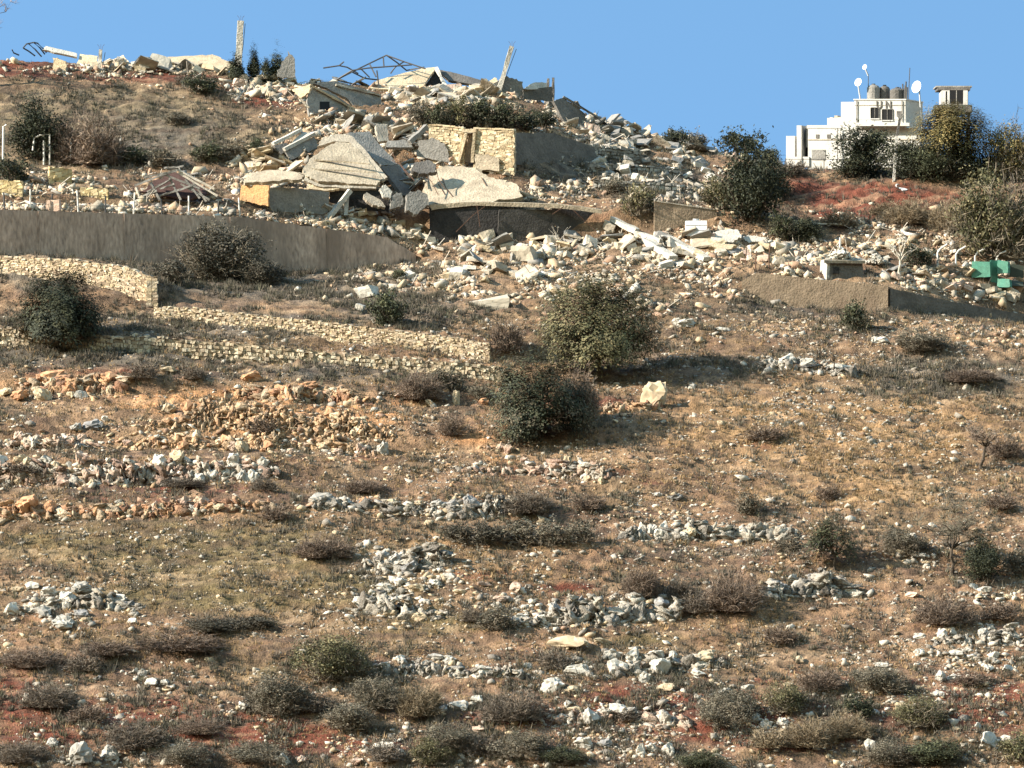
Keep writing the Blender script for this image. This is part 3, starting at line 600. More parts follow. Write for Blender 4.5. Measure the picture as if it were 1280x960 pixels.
row(70, 648, 330, 638, 22, 9, 18, ['orange', 'pink', 'cream', 'grey'], 4)
row(0, 644, 30, 644, 3, 10, 16, ['orange'], 3)
row(800, 672, 990, 672, 20, 8, 18, ['white', 'grey', 'white', 'cream'], 5)
row(150, 556, 480, 566, 20, 9, 18, ['pink', 'grey', 'cream', 'orange'], 5)
row(0, 556, 120, 558, 9, 9, 16, ['pink', 'cream'], 5)
row(20, 486, 140, 492, 7, 10, 18, ['orange', 'cream'], 4)
row(200, 520, 470, 534, 12, 10, 20, ['orange', 'cream', 'cream'], 8)
row(600, 560, 760, 600, 10, 7, 13, ['cream', 'pink'], 10)

LANDMARKS = [(818, 490, 'cream boulder beside the big olive tree', 22), (36, 635, 'reddish boulder at the left edge', 30), (745, 420, 'big olive tree', 0), (676, 510, 'dark round bush below the olive tree', 0), (76, 390, 'round dark oak', 0),
 (1042, 680, 'small green tree on the right slope', 0), (1188, 690, 'bare branched tree at the right', 0), (1228, 555, 'small dead tree at the right edge', 0), (920, 740, 'purple thorn bush on the right slope', 0), (650, 665, 'long dark scrub strip', 0),
 (722, 755, 'dark upright crag', 30), (76, 780, 'paired grey boulders in the green grass', 30), (714, 805, 'flat orange-cream rock sheet', 60), (870, 822, 'long cream rock slab', 46), (1240, 926, 'big white boulder at lower right', 30), (1130, 885, 'cream boulder beside the spiky bush', 28),
 (100, 940, 'big grey boulder at lower left', 34), (300, 590, 'upper boulder row on the left', 0), (160, 590, 'left half of the upper boulder row', 0), (260, 635, 'lower reddish boulder row', 0), (405, 625, 'grey boulder at the end of the row', 36), (512, 705, 'leaning dark crag in the middle', 26),
 (466, 755, 'white rocks above the green grass patch', 0), (590, 630, 'dark crag in the middle row', 20), (116, 532, 'dark grey boulder under the orange bank', 30), (60, 475, 'orange clay bank', 0), (330, 475, 'orange rock bank under the dry stone wall', 0), (420, 525, 'cream scree in the middle left', 0),
 (250, 525, 'orange scree bank', 0), (895, 665, 'pale rock row on the right slope', 0), (1000, 735, 'grey crags right of the purple thorn bush', 0), (985, 450, 'white stones on the grey right slope', 0), (1220, 810, 'white rock cluster at far right', 0), (190, 848, 'white rocks above the red earth', 0),
 (302, 885, 'white rock on the red earth', 16), (560, 830, 'white rocks beside the grey scrub', 0), (574, 885, 'long white rock in the scrub', 34), (960, 905, 'white rocks in the pale scrub', 0), (690, 300, 'dark cellar wall', 0), (1040, 330, 'white dust heap', 0), (640, 860, 'scrub at bottom centre', 0), (480, 935, 'scrub at bottom left of centre', 0),
 (560, 490, 'yellowish standing stone', 22), (700, 580, 'shadow under the dark bush', 0), (845, 618, 'dark slanting crag', 24)]
SIZEW = [(26, 'big'), (18, 'large'), (13, 'middle-sized'), (0, 'small')]
TONEW = {'grey': 'pale grey', 'white': 'whitish', 'cream': 'cream', 'orange': 'orange-stained', 'pink': 'pinkish', 'dark': 'dark grey'}
ORD = ['nearest', 'second', 'third', 'fourth', 'fifth', 'sixth', 'seventh', 'eighth', 'ninth', 'tenth', 'eleventh', 'twelfth', 'thirteenth', 'fourteenth', 'fifteenth', 'sixteenth', 'seventeenth', 'eighteenth', 'nineteenth', 'twentieth']
def label_by_landmark(items, noun, marks=LANDMARKS):
    """items: list of dicts u, v, desc; sets label so that each says which one it is"""
    buckets = {}
    for it in items:
        best = min(range(len(marks)), key=lambda k: math.hypot(marks[k][0] - it['u'], 1.6 * (marks[k][1] - it['v'])))
        du = it['u'] - marks[best][0]; dv = it['v'] - marks[best][1]
        if abs(du) < 3 and abs(dv) < 20 and marks[best][3]: d = 'self'
        elif abs(du) > abs(dv): d = 'left of' if du < 0 else 'right of'
        else: d = 'above' if dv < 0 else 'below'
        buckets.setdefault((best, d, it['desc']), []).append((math.hypot(du, dv), it))
    for (b, d, desc), lst in buckets.items():
        lst.sort(key=lambda q: q[0])
        for i, (_, it) in enumerate(lst):
            if d == 'self' and i == 0: it['label'] = 'the ' + marks[b][2]; continue
            dd = 'beside' if d == 'self' else d
            it['label'] = f"{ORD[min(i, 19)]} {desc} {noun} {dd} the {marks[b][2]}" if len(lst) > 1 else f"{desc} {noun} just {dd} the {marks[b][2]}"

# scatter: the many small stones.  density by zone (per photograph region, sampled uniformly on the ground)
DENS = [(300, 900, 300, 50, .6), (900, 890, 400, 60, .65), (640, 930, 600, 40, .5), (1000, 690, 260, 50, .4), (300, 530, 190, 30, 1.0), (440, 545, 140, 30, 1.0), (90, 500, 130, 30, .8), (180, 590, 200, 18, .9), (180, 640, 190, 10, .6), (620, 580, 140, 40, .9), (540, 635, 130, 14, .8), (510, 720, 70, 50, 1.1), (620, 745, 100, 24, .8), (720, 765, 90, 30, 1),
        (880, 665, 110, 12, .9), (780, 640, 80, 24, .6), (80, 755, 90, 40, .7), (200, 770, 90, 20, .4), (560, 840, 120, 24, .8), (780, 840, 130, 40, .8), (1000, 745, 80, 20, .8), (1200, 800, 110, 40, 1), (900, 800, 120, 30, .5), (1080, 820, 120, 30, .5),
        (120, 860, 120, 30, .5), (240, 870, 80, 20, .5), (450, 940, 200, 30, .5), (760, 910, 160, 40, .9), (1000, 910, 160, 40, .6), (1200, 890, 90, 50, .8), (60, 930, 90, 40, .5), (1030, 450, 140, 26, .7), (1200, 420, 120, 24, .9), (980, 410, 120, 16, .7),
        (1180, 520, 130, 40, .3), (1000, 520, 200, 60, .5), (560, 350, 120, 40, .6), (1220, 690, 90, 40, .5), (300, 690, 200, 40, .25), (640, 950, 120, 30, .5), (960, 590, 200, 40, .5)]
RUB = [(340, 215, 60, 26, 1.2), (470, 185, 80, 40, 1.2), (200, 80, 110, 14, 1.2), (470, 268, 70, 22, 1.3), (390, 262, 90, 12, 1.2), (520, 270, 30, 20, 1.2), (240, 262, 260, 6, .8), (700, 310, 200, 24, 1.1), (540, 300, 70, 20, 1.2), (880, 320, 130, 28, 1.1), (1200, 350, 90, 22, 1.1), (340, 225, 45, 26, 1.1), (560, 125, 80, 18, 1.1), (200, 78, 90, 12, 1), (325, 112, 50, 16, 1.1), (740, 160, 60, 28, 1.1), (830, 210, 80, 34, 1.1),
       (640, 345, 140, 24, .8), (420, 265, 100, 18, .9), (480, 190, 70, 44, 1), (460, 255, 60, 16, 1), (390, 205, 40, 20, .9), (500, 150, 60, 16, .9), (570, 215, 60, 12, .8), (690, 238, 70, 10, .7), (1120, 300, 90, 20, .7), (980, 330, 90, 30, .8), (60, 235, 80, 14, .4), (200, 235, 80, 18, .5), (560, 225, 90, 20, .5), (760, 365, 120, 20, .6), (650, 110, 80, 16, .9)]
def scatter(N, items, floor, seed, vlim):
    r = np.random.default_rng(seed)
    y = r.uniform(394, 562, N); x = r.uniform(-0.112, 0.112, N) * y
    z = H(x, y); u = 640 + F * x / y; v = 480 - F * z / y
    d = np.maximum(blob(u, v, items), floor)
    cl = fbm(x / 2.2, y / 2.2, seed + 5, 3); d = d * sstep(0.36, 0.66, cl)
    ok = (r.random(N) < d) & (v > vlim[0]) & (v < vlim[1])
    return x[ok], y[ok], z[ok], u[ok], v[ok]
IV = np.array([(0, -1, 1.618), (0, 1, 1.618), (0, -1, -1.618), (0, 1, -1.618), (-1, 1.618, 0), (1, 1.618, 0), (-1, -1.618, 0), (1, -1.618, 0), (1.618, 0, -1), (1.618, 0, 1), (-1.618, 0, -1), (-1.618, 0, 1)]) / 1.902
_b = bmesh.new(); [_b.verts.new(q) for q in IV]; bmesh.ops.convex_hull(_b, input=_b.verts); _b.verts.ensure_lookup_table(); _b.verts.index_update(); IT = np.array([[v.index for v in f.verts] for f in _b.faces]); _bv = np.array([v.co for v in _b.verts]); _b.free()
CB = np.array([(x, y, z) for x in (-1, 1) for y in (-1, 1) for z in (-1, 1)], float) * 0.75
CT = np.array([t for q in BOXF for t in ((q[0], q[1], q[2]), (q[0], q[2], q[3]))])
def rot_mats(r, n, tilt):
    a = r.uniform(0, 2 * np.pi, n); b = r.normal(0, tilt, n); c = r.normal(0, tilt, n)
    ca, sa, cb, sb, cc, sc = np.cos(a), np.sin(a), np.cos(b), np.sin(b), np.cos(c), np.sin(c); o = np.zeros(n); e = np.ones(n)
    Rz = np.array([[ca, -sa, o], [sa, ca, o], [o, o, e]]).transpose(2, 0, 1); Rx = np.array([[e, o, o], [o, cb, -sb], [o, sb, cb]]).transpose(2, 0, 1); Ry = np.array([[cc, o, sc], [o, e, o], [-sc, o, cc]]).transpose(2, 0, 1)
    return Rz @ Rx @ Ry
def stones_mesh(name, x, y, z, size, col, seed, chunky=False, flat=0.75):
    r = np.random.default_rng(seed); n = len(x); B, T = (CB, CT) if chunky else (_bv, IT); k = len(B)
    V = B[None] * (1 + r.normal(0, .12 if chunky else .24, (n, k, 1))) + r.normal(0, .2 if chunky else 0.14, (n, k, 3))
    sc = np.stack([size * (r.uniform(0.7, 2.2, n) if chunky else r.uniform(0.7, 1.4, n)), size * r.uniform(0.6, 1.1, n), size * r.uniform(0.5, 1.0, n) * flat], 1) * 0.5
    V = V * sc[:, None, :]; V = np.einsum('nij,nkj->nki', rot_mats(r, n, 0.5 if chunky else 0.25), V)
    V += np.stack([x, y, z + sc[:, 2] * (0.3 if chunky else -0.02)], 1)[:, None, :]
    Tt = (T[None] + (np.arange(n) * k)[:, None, None]).reshape(-1, 3)
    C = np.repeat(col, k, 0)
    return np_mesh(name, V.reshape(-1, 3), Tt, C)
def strips(rows, seed):
    r = np.random.default_rng(seed); us = []; vs = []; ss = []
    for (u0, v0, u1, v1, n, s0, s1, jit) in rows:
        n = int(n * .6); t = r.random(n); us.append(u0 + (u1 - u0) * t); vs.append(v0 + (v1 - v0) * t + r.normal(0, jit, n)); ss.append(s0 * (s1 / s0) ** (r.random(n) ** 1.6))
    us = np.concatenate(us); vs = np.concatenate(vs); ss = np.concatenate(ss); G_ = np.array([tuple(ground(a, b)) for a, b in zip(us, vs)])
    return G_[:, 0], G_[:, 1], G_[:, 2], us, vs, ss * G_[:, 1] / F
STRIPS = [(0, 262, 300, 271, 90, 3, 8, 2), (300, 271, 480, 294, 110, 3, 9, 3), (0, 602, 335, 596, 260, 5, 14, 5), (0, 588, 340, 580, 200, 5, 14, 5), (0, 644, 335, 634, 200, 5, 13, 4), (335, 634, 660, 640, 170, 5, 13, 5), (150, 550, 480, 560, 260, 5, 13, 7), (0, 552, 150, 555, 110, 5, 12, 6), (200, 520, 480, 535, 240, 4, 12, 12),
 (20, 486, 150, 490, 80, 5, 13, 6), (290, 490, 480, 500, 130, 5, 14, 8), (440, 690, 560, 700, 90, 5, 14, 8), (440, 750, 560, 765, 170, 5, 15, 12), (470, 715, 560, 725, 110, 5, 14, 10), (560, 740, 700, 750, 120, 5, 12, 9), (640, 772, 850, 768, 220, 5, 14, 9), (740, 640, 900, 640, 110, 4, 10, 8),
 (780, 668, 990, 668, 150, 5, 13, 6), (950, 738, 1060, 742, 110, 5, 14, 8), (1120, 690, 1170, 705, 60, 5, 12, 6), (1180, 740, 1280, 750, 80, 5, 12, 5), (1160, 800, 1280, 800, 120, 5, 14, 12), (1150, 825, 1280, 830, 90, 5, 12, 7), (480, 832, 640, 840, 130, 5, 13, 7), (690, 830, 900, 845, 130, 5, 13, 14),
 (700, 895, 900, 900, 110, 5, 12, 10), (660, 940, 860, 945, 120, 5, 13, 9), (20, 750, 170, 760, 110, 5, 14, 14), (150, 850, 220, 856, 40, 5, 11, 6), (600, 560, 760, 590, 150, 4, 10, 14), (940, 455, 1060, 460, 110, 4, 11, 6), (1110, 410, 1280, 425, 140, 4, 10, 10), (930, 400, 1110, 405, 80, 4, 9, 6),
 (440, 930, 640, 940, 90, 5, 12, 12), (900, 905, 1000, 910, 60, 5, 12, 8), (1000, 870, 1200, 880, 100, 5, 11, 14), (60, 945, 180, 950, 70, 5, 12, 8), (200, 870, 640, 885, 110, 5, 12, 16), (640, 875, 1280, 885, 160, 5, 13, 18), (700, 940, 1280, 945, 130, 5, 13, 14), (300, 940, 640, 945, 80, 5, 12, 12), (640, 700, 960, 706, 90, 4, 10, 12), (1060, 660, 1280, 680, 70, 4, 10, 18), (0, 700, 300, 705, 60, 4, 9, 16), (640, 510, 830, 520, 90, 4, 10, 5), (880, 540, 1200, 560, 90, 3, 8, 18), (560, 625, 660, 640, 70, 5, 14, 6)]
PAL = np.array([(0.40, 0.35, 0.285), (0.50, 0.44, 0.36), (0.46, 0.35, 0.225), (0.42, 0.275, 0.16), (0.34, 0.22, 0.15), (0.26, 0.225, 0.185)])
sx, sy, sz, su, sv = scatter(560000, DENS, 0.26, 71, (395, 1010))
r = np.random.default_rng(5); ssz = np.clip(0.095 * np.exp(r.normal(0.2, 0.72, len(sx))), 0.06, 1.1)
warm = np.clip(blob(su, sv, CREAM + [(300, 560, 500, 60, .8), (60, 490, 300, 40, .9)]) + blob(su, sv, RED) * 0.5, 0, 1)
idx = np.where(r.random(len(sx)) < warm, r.choice([2, 2, 3, 3, 4, 1], len(sx)), r.choice([0, 1, 1, 0, 2, 5], len(sx)))
scol = PAL[idx] * r.uniform(0.5, 1.05, (len(sx), 1))
qx, qy, qz, qu, qv, qs = strips(STRIPS, 15); warm = np.clip(blob(qu, qv, CREAM + ORANGE + [(300, 560, 500, 60, .8), (150, 640, 260, 20, .9), (60, 490, 300, 40, .9)]), 0, 1)
qi = np.where(r.random(len(qx)) < warm, r.choice([2, 2, 3, 4, 4, 1], len(qx)), r.choice([0, 1, 1, 0, 2, 5], len(qx)))
sx, sy, sz, su, sv = (np.concatenate(q) for q in ((sx, qx), (sy, qy), (sz, qz), (su, qu), (sv, qv))); ssz = np.concatenate([ssz, qs]); idx = np.concatenate([idx, qi]); scol = np.concatenate([scol, PAL[qi] * r.uniform(.65, 1.12, (len(qi), 1))])
# the largest of them become rocks of their own
spx = ssz * F / sy; big = np.argsort(-(spx * ((su > 0) & (su < 1280) & (sv > 300) & (sv < 955))))
n_single = max(0, 300 - len(ROCK_SPOTS)); names = list(TONEW)
for i in big[:n_single]:
    t = {0: 'grey', 1: 'white', 2: 'cream', 3: 'orange', 4: 'pink', 5: 'dark'}[int(idx[i])]
    ROCK_SPOTS.append((float(su[i]), float(sv[i]) + 2, float(spx[i]) * 1.1, float(spx[i]) * 0.75, t))
keep = np.ones(len(sx), bool); keep[big[:n_single]] = False
print('rocks', len(ROCK_SPOTS), 'stones', keep.sum())
tag(link('scattered_stones', stones_mesh('scattered_stones', sx[keep], sy[keep], sz[keep], ssz[keep], scol[keep], 3), M_stone), 'small pale stones strewn over the whole slope', 'stones', kind='stuff')

def place_rocks(spots, lib, name, cat, group, noun, marks, sink=0.18, tonew=TONEW, tilt=0.15):
    items = []
    for (u, v, w, h, t) in spots:
        w = max(w, 4); sw = next(s for lim, s in SIZEW if w >= lim); items.append(dict(u=u, v=v, desc=f'{sw} {tonew[t]}', spot=(u, v, w, h, t)))
    label_by_landmark(items, noun, marks)
    rr = random.Random(len(spots))
    for it in items:
        u, v, w, h, t = it['spot']; g = ground(u, v); s = g.y / F
        o = bpy.data.objects.new(name, rr.choice(lib[t])); COL.objects.link(o)
        d = min(w, h * 1.6) * s
        hh = h * s; o.location = (g.x, g.y + d * 0.35, gz(g.x, g.y + d * 0.35) * 0.5 + g.z * 0.5 + hh * (0.5 - sink))
        o.scale = (w * s * 1.12, d * 1.1, hh * 1.35); o.rotation_euler = (rr.uniform(-tilt, tilt), rr.uniform(-tilt, tilt), rr.choice((0, math.pi)) + rr.uniform(-0.5, 0.5))
        tag(o, it['label'], cat, group)
place_rocks(ROCK_SPOTS, ROCKS, 'rock', 'rock', 'limestone rocks on the hillside', 'rock', LANDMARKS)

# ---- rubble of the ruined houses
RUB_SPOTS = []
RUB_MARKS = [(300, 60, 'tall white leaning column on the crest', 0), (632, 85, 'leaning concrete pillar on the crest', 0), (480, 85, 'bare iron roof frame', 0), (430, 130, 'grey gabled ruin', 0), (520, 100, 'cream fallen roof', 0), (590, 185, 'stone wall with the doorway', 0),
 (430, 210, 'pancaked pale house', 0), (370, 180, 'tilted white-edged slab box', 0), (375, 250, 'blue-grey cellar wall', 0), (318, 245, 'orange painted wall', 0), (640, 280, 'dark cellar wall', 0), (590, 230, 'pale fallen floor slab', 0), (870, 282, 'white water tank', 0), (820, 310, 'long fallen beams', 0), (650, 315, 'leaning grey block', 0),
 (930, 300, 'broken arches', 0), (1040, 330, 'white dust heap', 0), (1225, 335, 'green metal sheets', 0), (1020, 365, 'brown rendered wall', 0), (690, 115, 'pair of dark posts on the crest', 0), (740, 150, 'dark leaning roof slab', 0), (830, 210, 'stony ruin slope', 0), (200, 70, 'flat cream slab on the crest', 0), (325, 110, 'orange rubble heap', 0),
 (560, 140, 'green shrub row behind the doorway wall', 0), (1190, 360, 'rubble bank by the dark wall', 0), (200, 230, 'collapsed red roof', 0), (480, 300, 'end of the tall grey wall', 0), (760, 340, 'crown of the big olive tree', 0), (610, 345, 'pale slope under the cellar', 0), (70, 235, 'low yellow garden walls', 0), (690, 240, 'purple scrub beside the pale slab', 0)]
def rub(u0, v0, u1, v1, n, s0, s1, tones, sp=8):
    r = random.Random(int(u0 * 3 + v0 * 5))
    for i in range(n):
        t = r.random(); s = r.uniform(s0, s1) if r.random() < .7 else s1
        RUB_SPOTS.append((u0 + (u1 - u0) * t, v0 + (v1 - v0) * t + r.uniform(-sp, sp), s, s * r.uniform(0.4, 0.85), r.choice(tones)))
PC = ['pale', 'cream', 'white', 'tan', 'pale']
rub(490, 290, 560, 315, 14, 7, 14, PC); rub(560, 310, 760, 315, 26, 8, 18, PC, 10); rub(760, 300, 900, 345, 22, 8, 18, PC, 14); rub(890, 310, 1000, 325, 22, 8, 16, ['cream', 'pale', 'pink'], 14)
rub(1115, 345, 1280, 375, 30, 7, 16, ['cream', 'pale', 'pink', 'tan'], 10); rub(305, 212, 370, 216, 18, 8, 16, ['pink', 'cream', 'tan'], 16); rub(490, 125, 640, 120, 24, 7, 15, PC, 12); rub(120, 82, 200, 86, 14, 7, 14, ['pale', 'grey', 'cream'], 8)
rub(275, 105, 370, 112, 18, 7, 14, ['pink', 'cream', 'tan'], 10); rub(695, 145, 800, 185, 22, 7, 14, ['pale', 'grey', 'pale'], 14); rub(740, 205, 890, 215, 34, 7, 14, ['pale', 'white', 'grey'], 22); rub(400, 262, 500, 275, 10, 7, 13, PC, 6)
rub(440, 165, 500, 200, 8, 7, 12, PC, 8); rub(560, 345, 650, 340, 10, 8, 18, PC, 8); rub(640, 108, 700, 130, 8, 7, 14, ['grey', 'pale'], 6); rub(1060, 320, 1150, 340, 8, 6, 10, PC, 8); rub(560, 215, 640, 220, 6, 7, 11, PC, 6)
RUB_SPOTS += [(200, 66, 24, 18, 'white'), (216, 70, 18, 10, 'grey'), (178, 76, 22, 20, 'grey'), (262, 84, 20, 10, 'cream'), (655, 330, 30, 26, 'pale'), (505, 352, 28, 12, 'white'), (458, 372, 22, 14, 'white'), (615, 388, 56, 14, 'pale'), (450, 388, 10, 8, 'white'), (585, 322, 24, 10, 'pale'), (1196, 320, 14, 7, 'white')]
place_rocks(RUB_SPOTS, CHUNKS, 'rubble_block', 'rubble', 'rubble blocks of the ruined houses', 'broken concrete block', RUB_MARKS, sink=0.15, tonew={'pale': 'pale', 'cream': 'cream', 'grey': 'grey', 'white': 'whitish', 'tan': 'tan', 'pink': 'pinkish'}, tilt=0.5)
PLATES = {}
for k in ('pale', 'cream', 'grey', 'white', 'tan'):
    PLATES[k] = []
    for i in range(4):
        me = hull_mesh('plate', 700 + 10 * i + len(PLATES) * 37, flat=0.16, npts=8, angular=True, cuts=2, rough=0.04, freq=1.5); me.materials.append(M_conc[k]); PLATES[k].append(me)
PLATE_SPOTS = []
def pla(u0, v0, u1, v1, n, s0, s1, tones, sp=8):
    r = random.Random(int(u0 * 5 + v0 * 11))
    for i in range(n):
        t = r.random(); w = r.uniform(s0, s1); PLATE_SPOTS.append((u0 + (u1 - u0) * t, v0 + (v1 - v0) * t + r.uniform(-sp, sp), w, w * r.uniform(.5, .8), r.choice(tones)))
PT = ['pale', 'grey', 'pale', 'tan', 'cream']
pla(540, 305, 760, 312, 12, 16, 30, PT, 10); pla(760, 300, 990, 325, 14, 16, 30, PT, 14); pla(480, 132, 640, 124, 12, 14, 26, PT, 6); pla(305, 205, 370, 218, 7, 14, 26, ['tan', 'cream', 'pale'], 8); pla(430, 160, 530, 190, 9, 14, 24, ['grey', 'pale'], 10); pla(700, 150, 880, 205, 14, 14, 26, ['grey', 'pale', 'grey'], 12)
pla(100, 80, 270, 84, 9, 12, 22, ['pale', 'cream', 'grey'], 6); pla(1110, 345, 1280, 365, 9, 14, 24, PT, 10); pla(500, 235, 530, 262, 5, 14, 22, ['grey', 'pale'], 8); pla(400, 268, 480, 276, 5, 12, 20, ['pale', 'white'], 3); pla(470, 168, 535, 200, 7, 16, 30, ['grey', 'pale', 'grey', 'tan'], 12); pla(500, 215, 535, 250, 6, 20, 34, ['grey', 'pale'], 10); pla(310, 203, 375, 216, 9, 16, 30, ['tan', 'cream', 'tan', 'pale'], 10); pla(400, 158, 480, 164, 6, 14, 26, ['pale', 'grey'], 6); pla(120, 82, 280, 88, 14, 14, 30, ['pale', 'cream', 'grey'], 8); pla(690, 140, 900, 200, 16, 16, 30, ['grey', 'pale', 'grey'], 16); pla(480, 124, 620, 122, 8, 14, 28, PT, 5)
pla(560, 330, 660, 350, 6, 18, 30, ['pale', 'grey'], 8); pla(385, 100, 470, 104, 6, 12, 22, ['grey', 'pale'], 5)
place_rocks(PLATE_SPOTS, PLATES, 'broken_slab', 'slab', 'broken slabs of the ruined houses', 'broken concrete slab', RUB_MARKS, sink=0.1, tonew={'pale': 'pale', 'cream': 'cream', 'grey': 'grey', 'white': 'whitish', 'tan': 'tan', 'pink': 'pinkish'}, tilt=0.75)
sx, sy, sz, su, sv = scatter(820000, RUB, 0.0, 171, (50, 400))
r = np.random.default_rng(8); ssz = np.clip(0.16 * np.exp(r.normal(0.1, 0.75, len(sx))), 0.06, 1.2)
RP = np.array([(0.44, 0.375, 0.29), (0.48, 0.375, 0.25), (0.55, 0.49, 0.41), (0.40, 0.285, 0.185), (0.26, 0.235, 0.2), (0.36, 0.235, 0.16)])
scol = RP[r.choice([0, 0, 1, 1, 2, 3, 4, 5], len(sx))] * r.uniform(0.7, 1.1, (len(sx), 1))
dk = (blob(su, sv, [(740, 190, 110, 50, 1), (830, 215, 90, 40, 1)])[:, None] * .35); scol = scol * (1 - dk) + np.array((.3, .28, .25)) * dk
_si = r.choice(len(sx), 420, replace=False); _sv = []; _st = []
for q_, i_ in enumerate(_si):
    L2 = r.uniform(.5, 2.2); a_ = r.uniform(0, 6.28); e_ = r.uniform(-.1, .9); d_ = np.array([math.cos(a_) * math.cos(e_), math.sin(a_) * math.cos(e_), math.sin(e_)]); p_ = np.array([sx[i_], sy[i_], sz[i_] + .1]); n_ = np.cross(d_, [0.3, .9, .2]); n_ /= np.linalg.norm(n_) + 1e-9; m_ = np.cross(d_, n_); w_ = r.uniform(.025, .06)
    for t_ in (0, L2):
        for k_ in range(3): _sv.append(p_ + d_ * t_ + (n_ * math.cos(k_ * 2.09) + m_ * math.sin(k_ * 2.09)) * w_)
    b_ = q_ * 6; _st += [(b_ + i2, b_ + (i2 + 1) % 3, b_ + 3 + (i2 + 1) % 3, b_ + 3 + i2) for i2 in range(3)]
tag(link('splinters', np_mesh('splinters', np.array(_sv), np.array(_st)), M_palewood), 'splintered sticks and bent bars sticking out of the rubble', 'debris', kind='stuff')
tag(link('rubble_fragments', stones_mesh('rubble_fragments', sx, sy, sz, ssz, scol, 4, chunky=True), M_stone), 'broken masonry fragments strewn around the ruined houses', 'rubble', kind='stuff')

# ------------------------------------------------------------------ grass and low scrub
def tufts(name, label, N, items, floor, seed, pal, hgt, blades, width, spread, vlim=(60, 1010), gate=(0.36, 0.6), cat='grass'):
    r = np.random.default_rng(seed); x, y, z, u, v = scatter(N, items, floor, seed, vlim)
    n = len(x); h = hgt * np.exp(r.normal(0, 0.35, n)); col = np.array(pal)[r.integers(0, len(pal), n)] * r.uniform(0.7, 1.25, (n, 1))
    k = blades; a = r.uniform(0, 2 * np.pi, (n, k)); t = r.uniform(0.1, 1, (n, k)) * spread; hh = h[:, None] * r.uniform(0.5, 1.1, (n, k)); q = r.uniform(0, 2 * np.pi, (n, k))
    bx = x[:, None] + np.cos(a) * t * h[:, None] * 0.5; by = y[:, None] + np.sin(a) * t * h[:, None] * 0.5; bz = np.repeat(z[:, None], k, 1) - 0.05
    w = width * (0.6 + 0.8 * r.random((n, k)))
    V = np.empty((n, k, 3, 3)); V[..., 0, :] = np.stack([bx - np.cos(q) * w, by - np.sin(q) * w, bz], -1); V[..., 1, :] = np.stack([bx + np.cos(q) * w, by + np.sin(q) * w, bz], -1)
    V[..., 2, :] = np.stack([bx + np.cos(a) * t * hh, by + np.sin(a) * t * hh, bz + hh], -1)
    T = np.arange(n * k * 3).reshape(-1, 3); C = np.repeat(col, k * 3, 0) * r.uniform(0.8, 1.2, (n * k, 1)).repeat(3, 0)
    print(name, n)
    return tag(link(name, np_mesh(name, V.reshape(-1, 3), T, C), M_grass), label, cat, kind='stuff')
tufts('dry_grass', 'dry straw grass covering the slope', 220000, STRAW + [(1000, 560, 300, 90, .9)], 0.4, 201, [(0.34, 0.225, 0.115), (0.27, 0.18, 0.09), (0.2, 0.14, 0.075), (0.40, 0.28, 0.155)], 0.27, 6, 0.04, 0.8, (400, 1010))
tufts('green_grass', 'short green grass on the lower left slope', 60000, GREEN, 0.03, 211, [(0.125, 0.115, 0.045), (0.16, 0.13, 0.06), (0.1, 0.092, 0.04)], 0.16, 6, 0.035, 0.9, (560, 1010))
tufts('grey_scrub', 'low grey brown scrub growing over the slope', 250000, GREY + [(640, 900, 900, 80, .8), (640, 690, 900, 120, .28), (180, 150, 200, 50, .8), (500, 560, 700, 80, .16)], 0.16, 221, [(0.14, 0.118, 0.09), (0.12, 0.106, 0.078), (0.155, 0.125, 0.095), (0.092, 0.082, 0.066), (0.108, 0.1, 0.066)], 0.46, 11, 0.045, 0.75, (80, 1010), cat='scrub')

# ------------------------------------------------------------------ trees and bushes
def tube_v(mb, pts, radii, sides=5, col=(1, 1, 1)):
    n = len(pts); vs = []
    for i, p in enumerate(pts):
        d = (pts[min(i + 1, n - 1)] - pts[max(i - 1, 0)]).normalized(); a = d.orthogonal().normalized(); b = d.cross(a)
        for k in range(sides): t = 2 * math.pi * k / sides; vs.append(p + (a * math.cos(t) + b * math.sin(t)) * radii[i])
    fs = []
    for i in range(n - 1):
        for k in range(sides): fs.append((i * sides + k, i * sides + (k + 1) % sides, (i + 1) * sides + (k + 1) % sides, (i + 1) * sides + k))
    fs += [tuple(range(sides))[::-1], tuple((n - 1) * sides + k for k in range(sides))]
    mb.add(vs, fs, col)

def branch_pts(rnd, a, b, wob=0.08, n=5):
    out = []
    for i in range(n):
        t = i / (n - 1); p = a.lerp(b, t); w = wob * (b - a).length * math.sin(math.pi * min(t, .9)); out.append(p + Vector((rnd.uniform(-w, w), rnd.uniform(-w, w), rnd.uniform(-w, w) * .5 + w * .4)))
    out[0] = a; return out

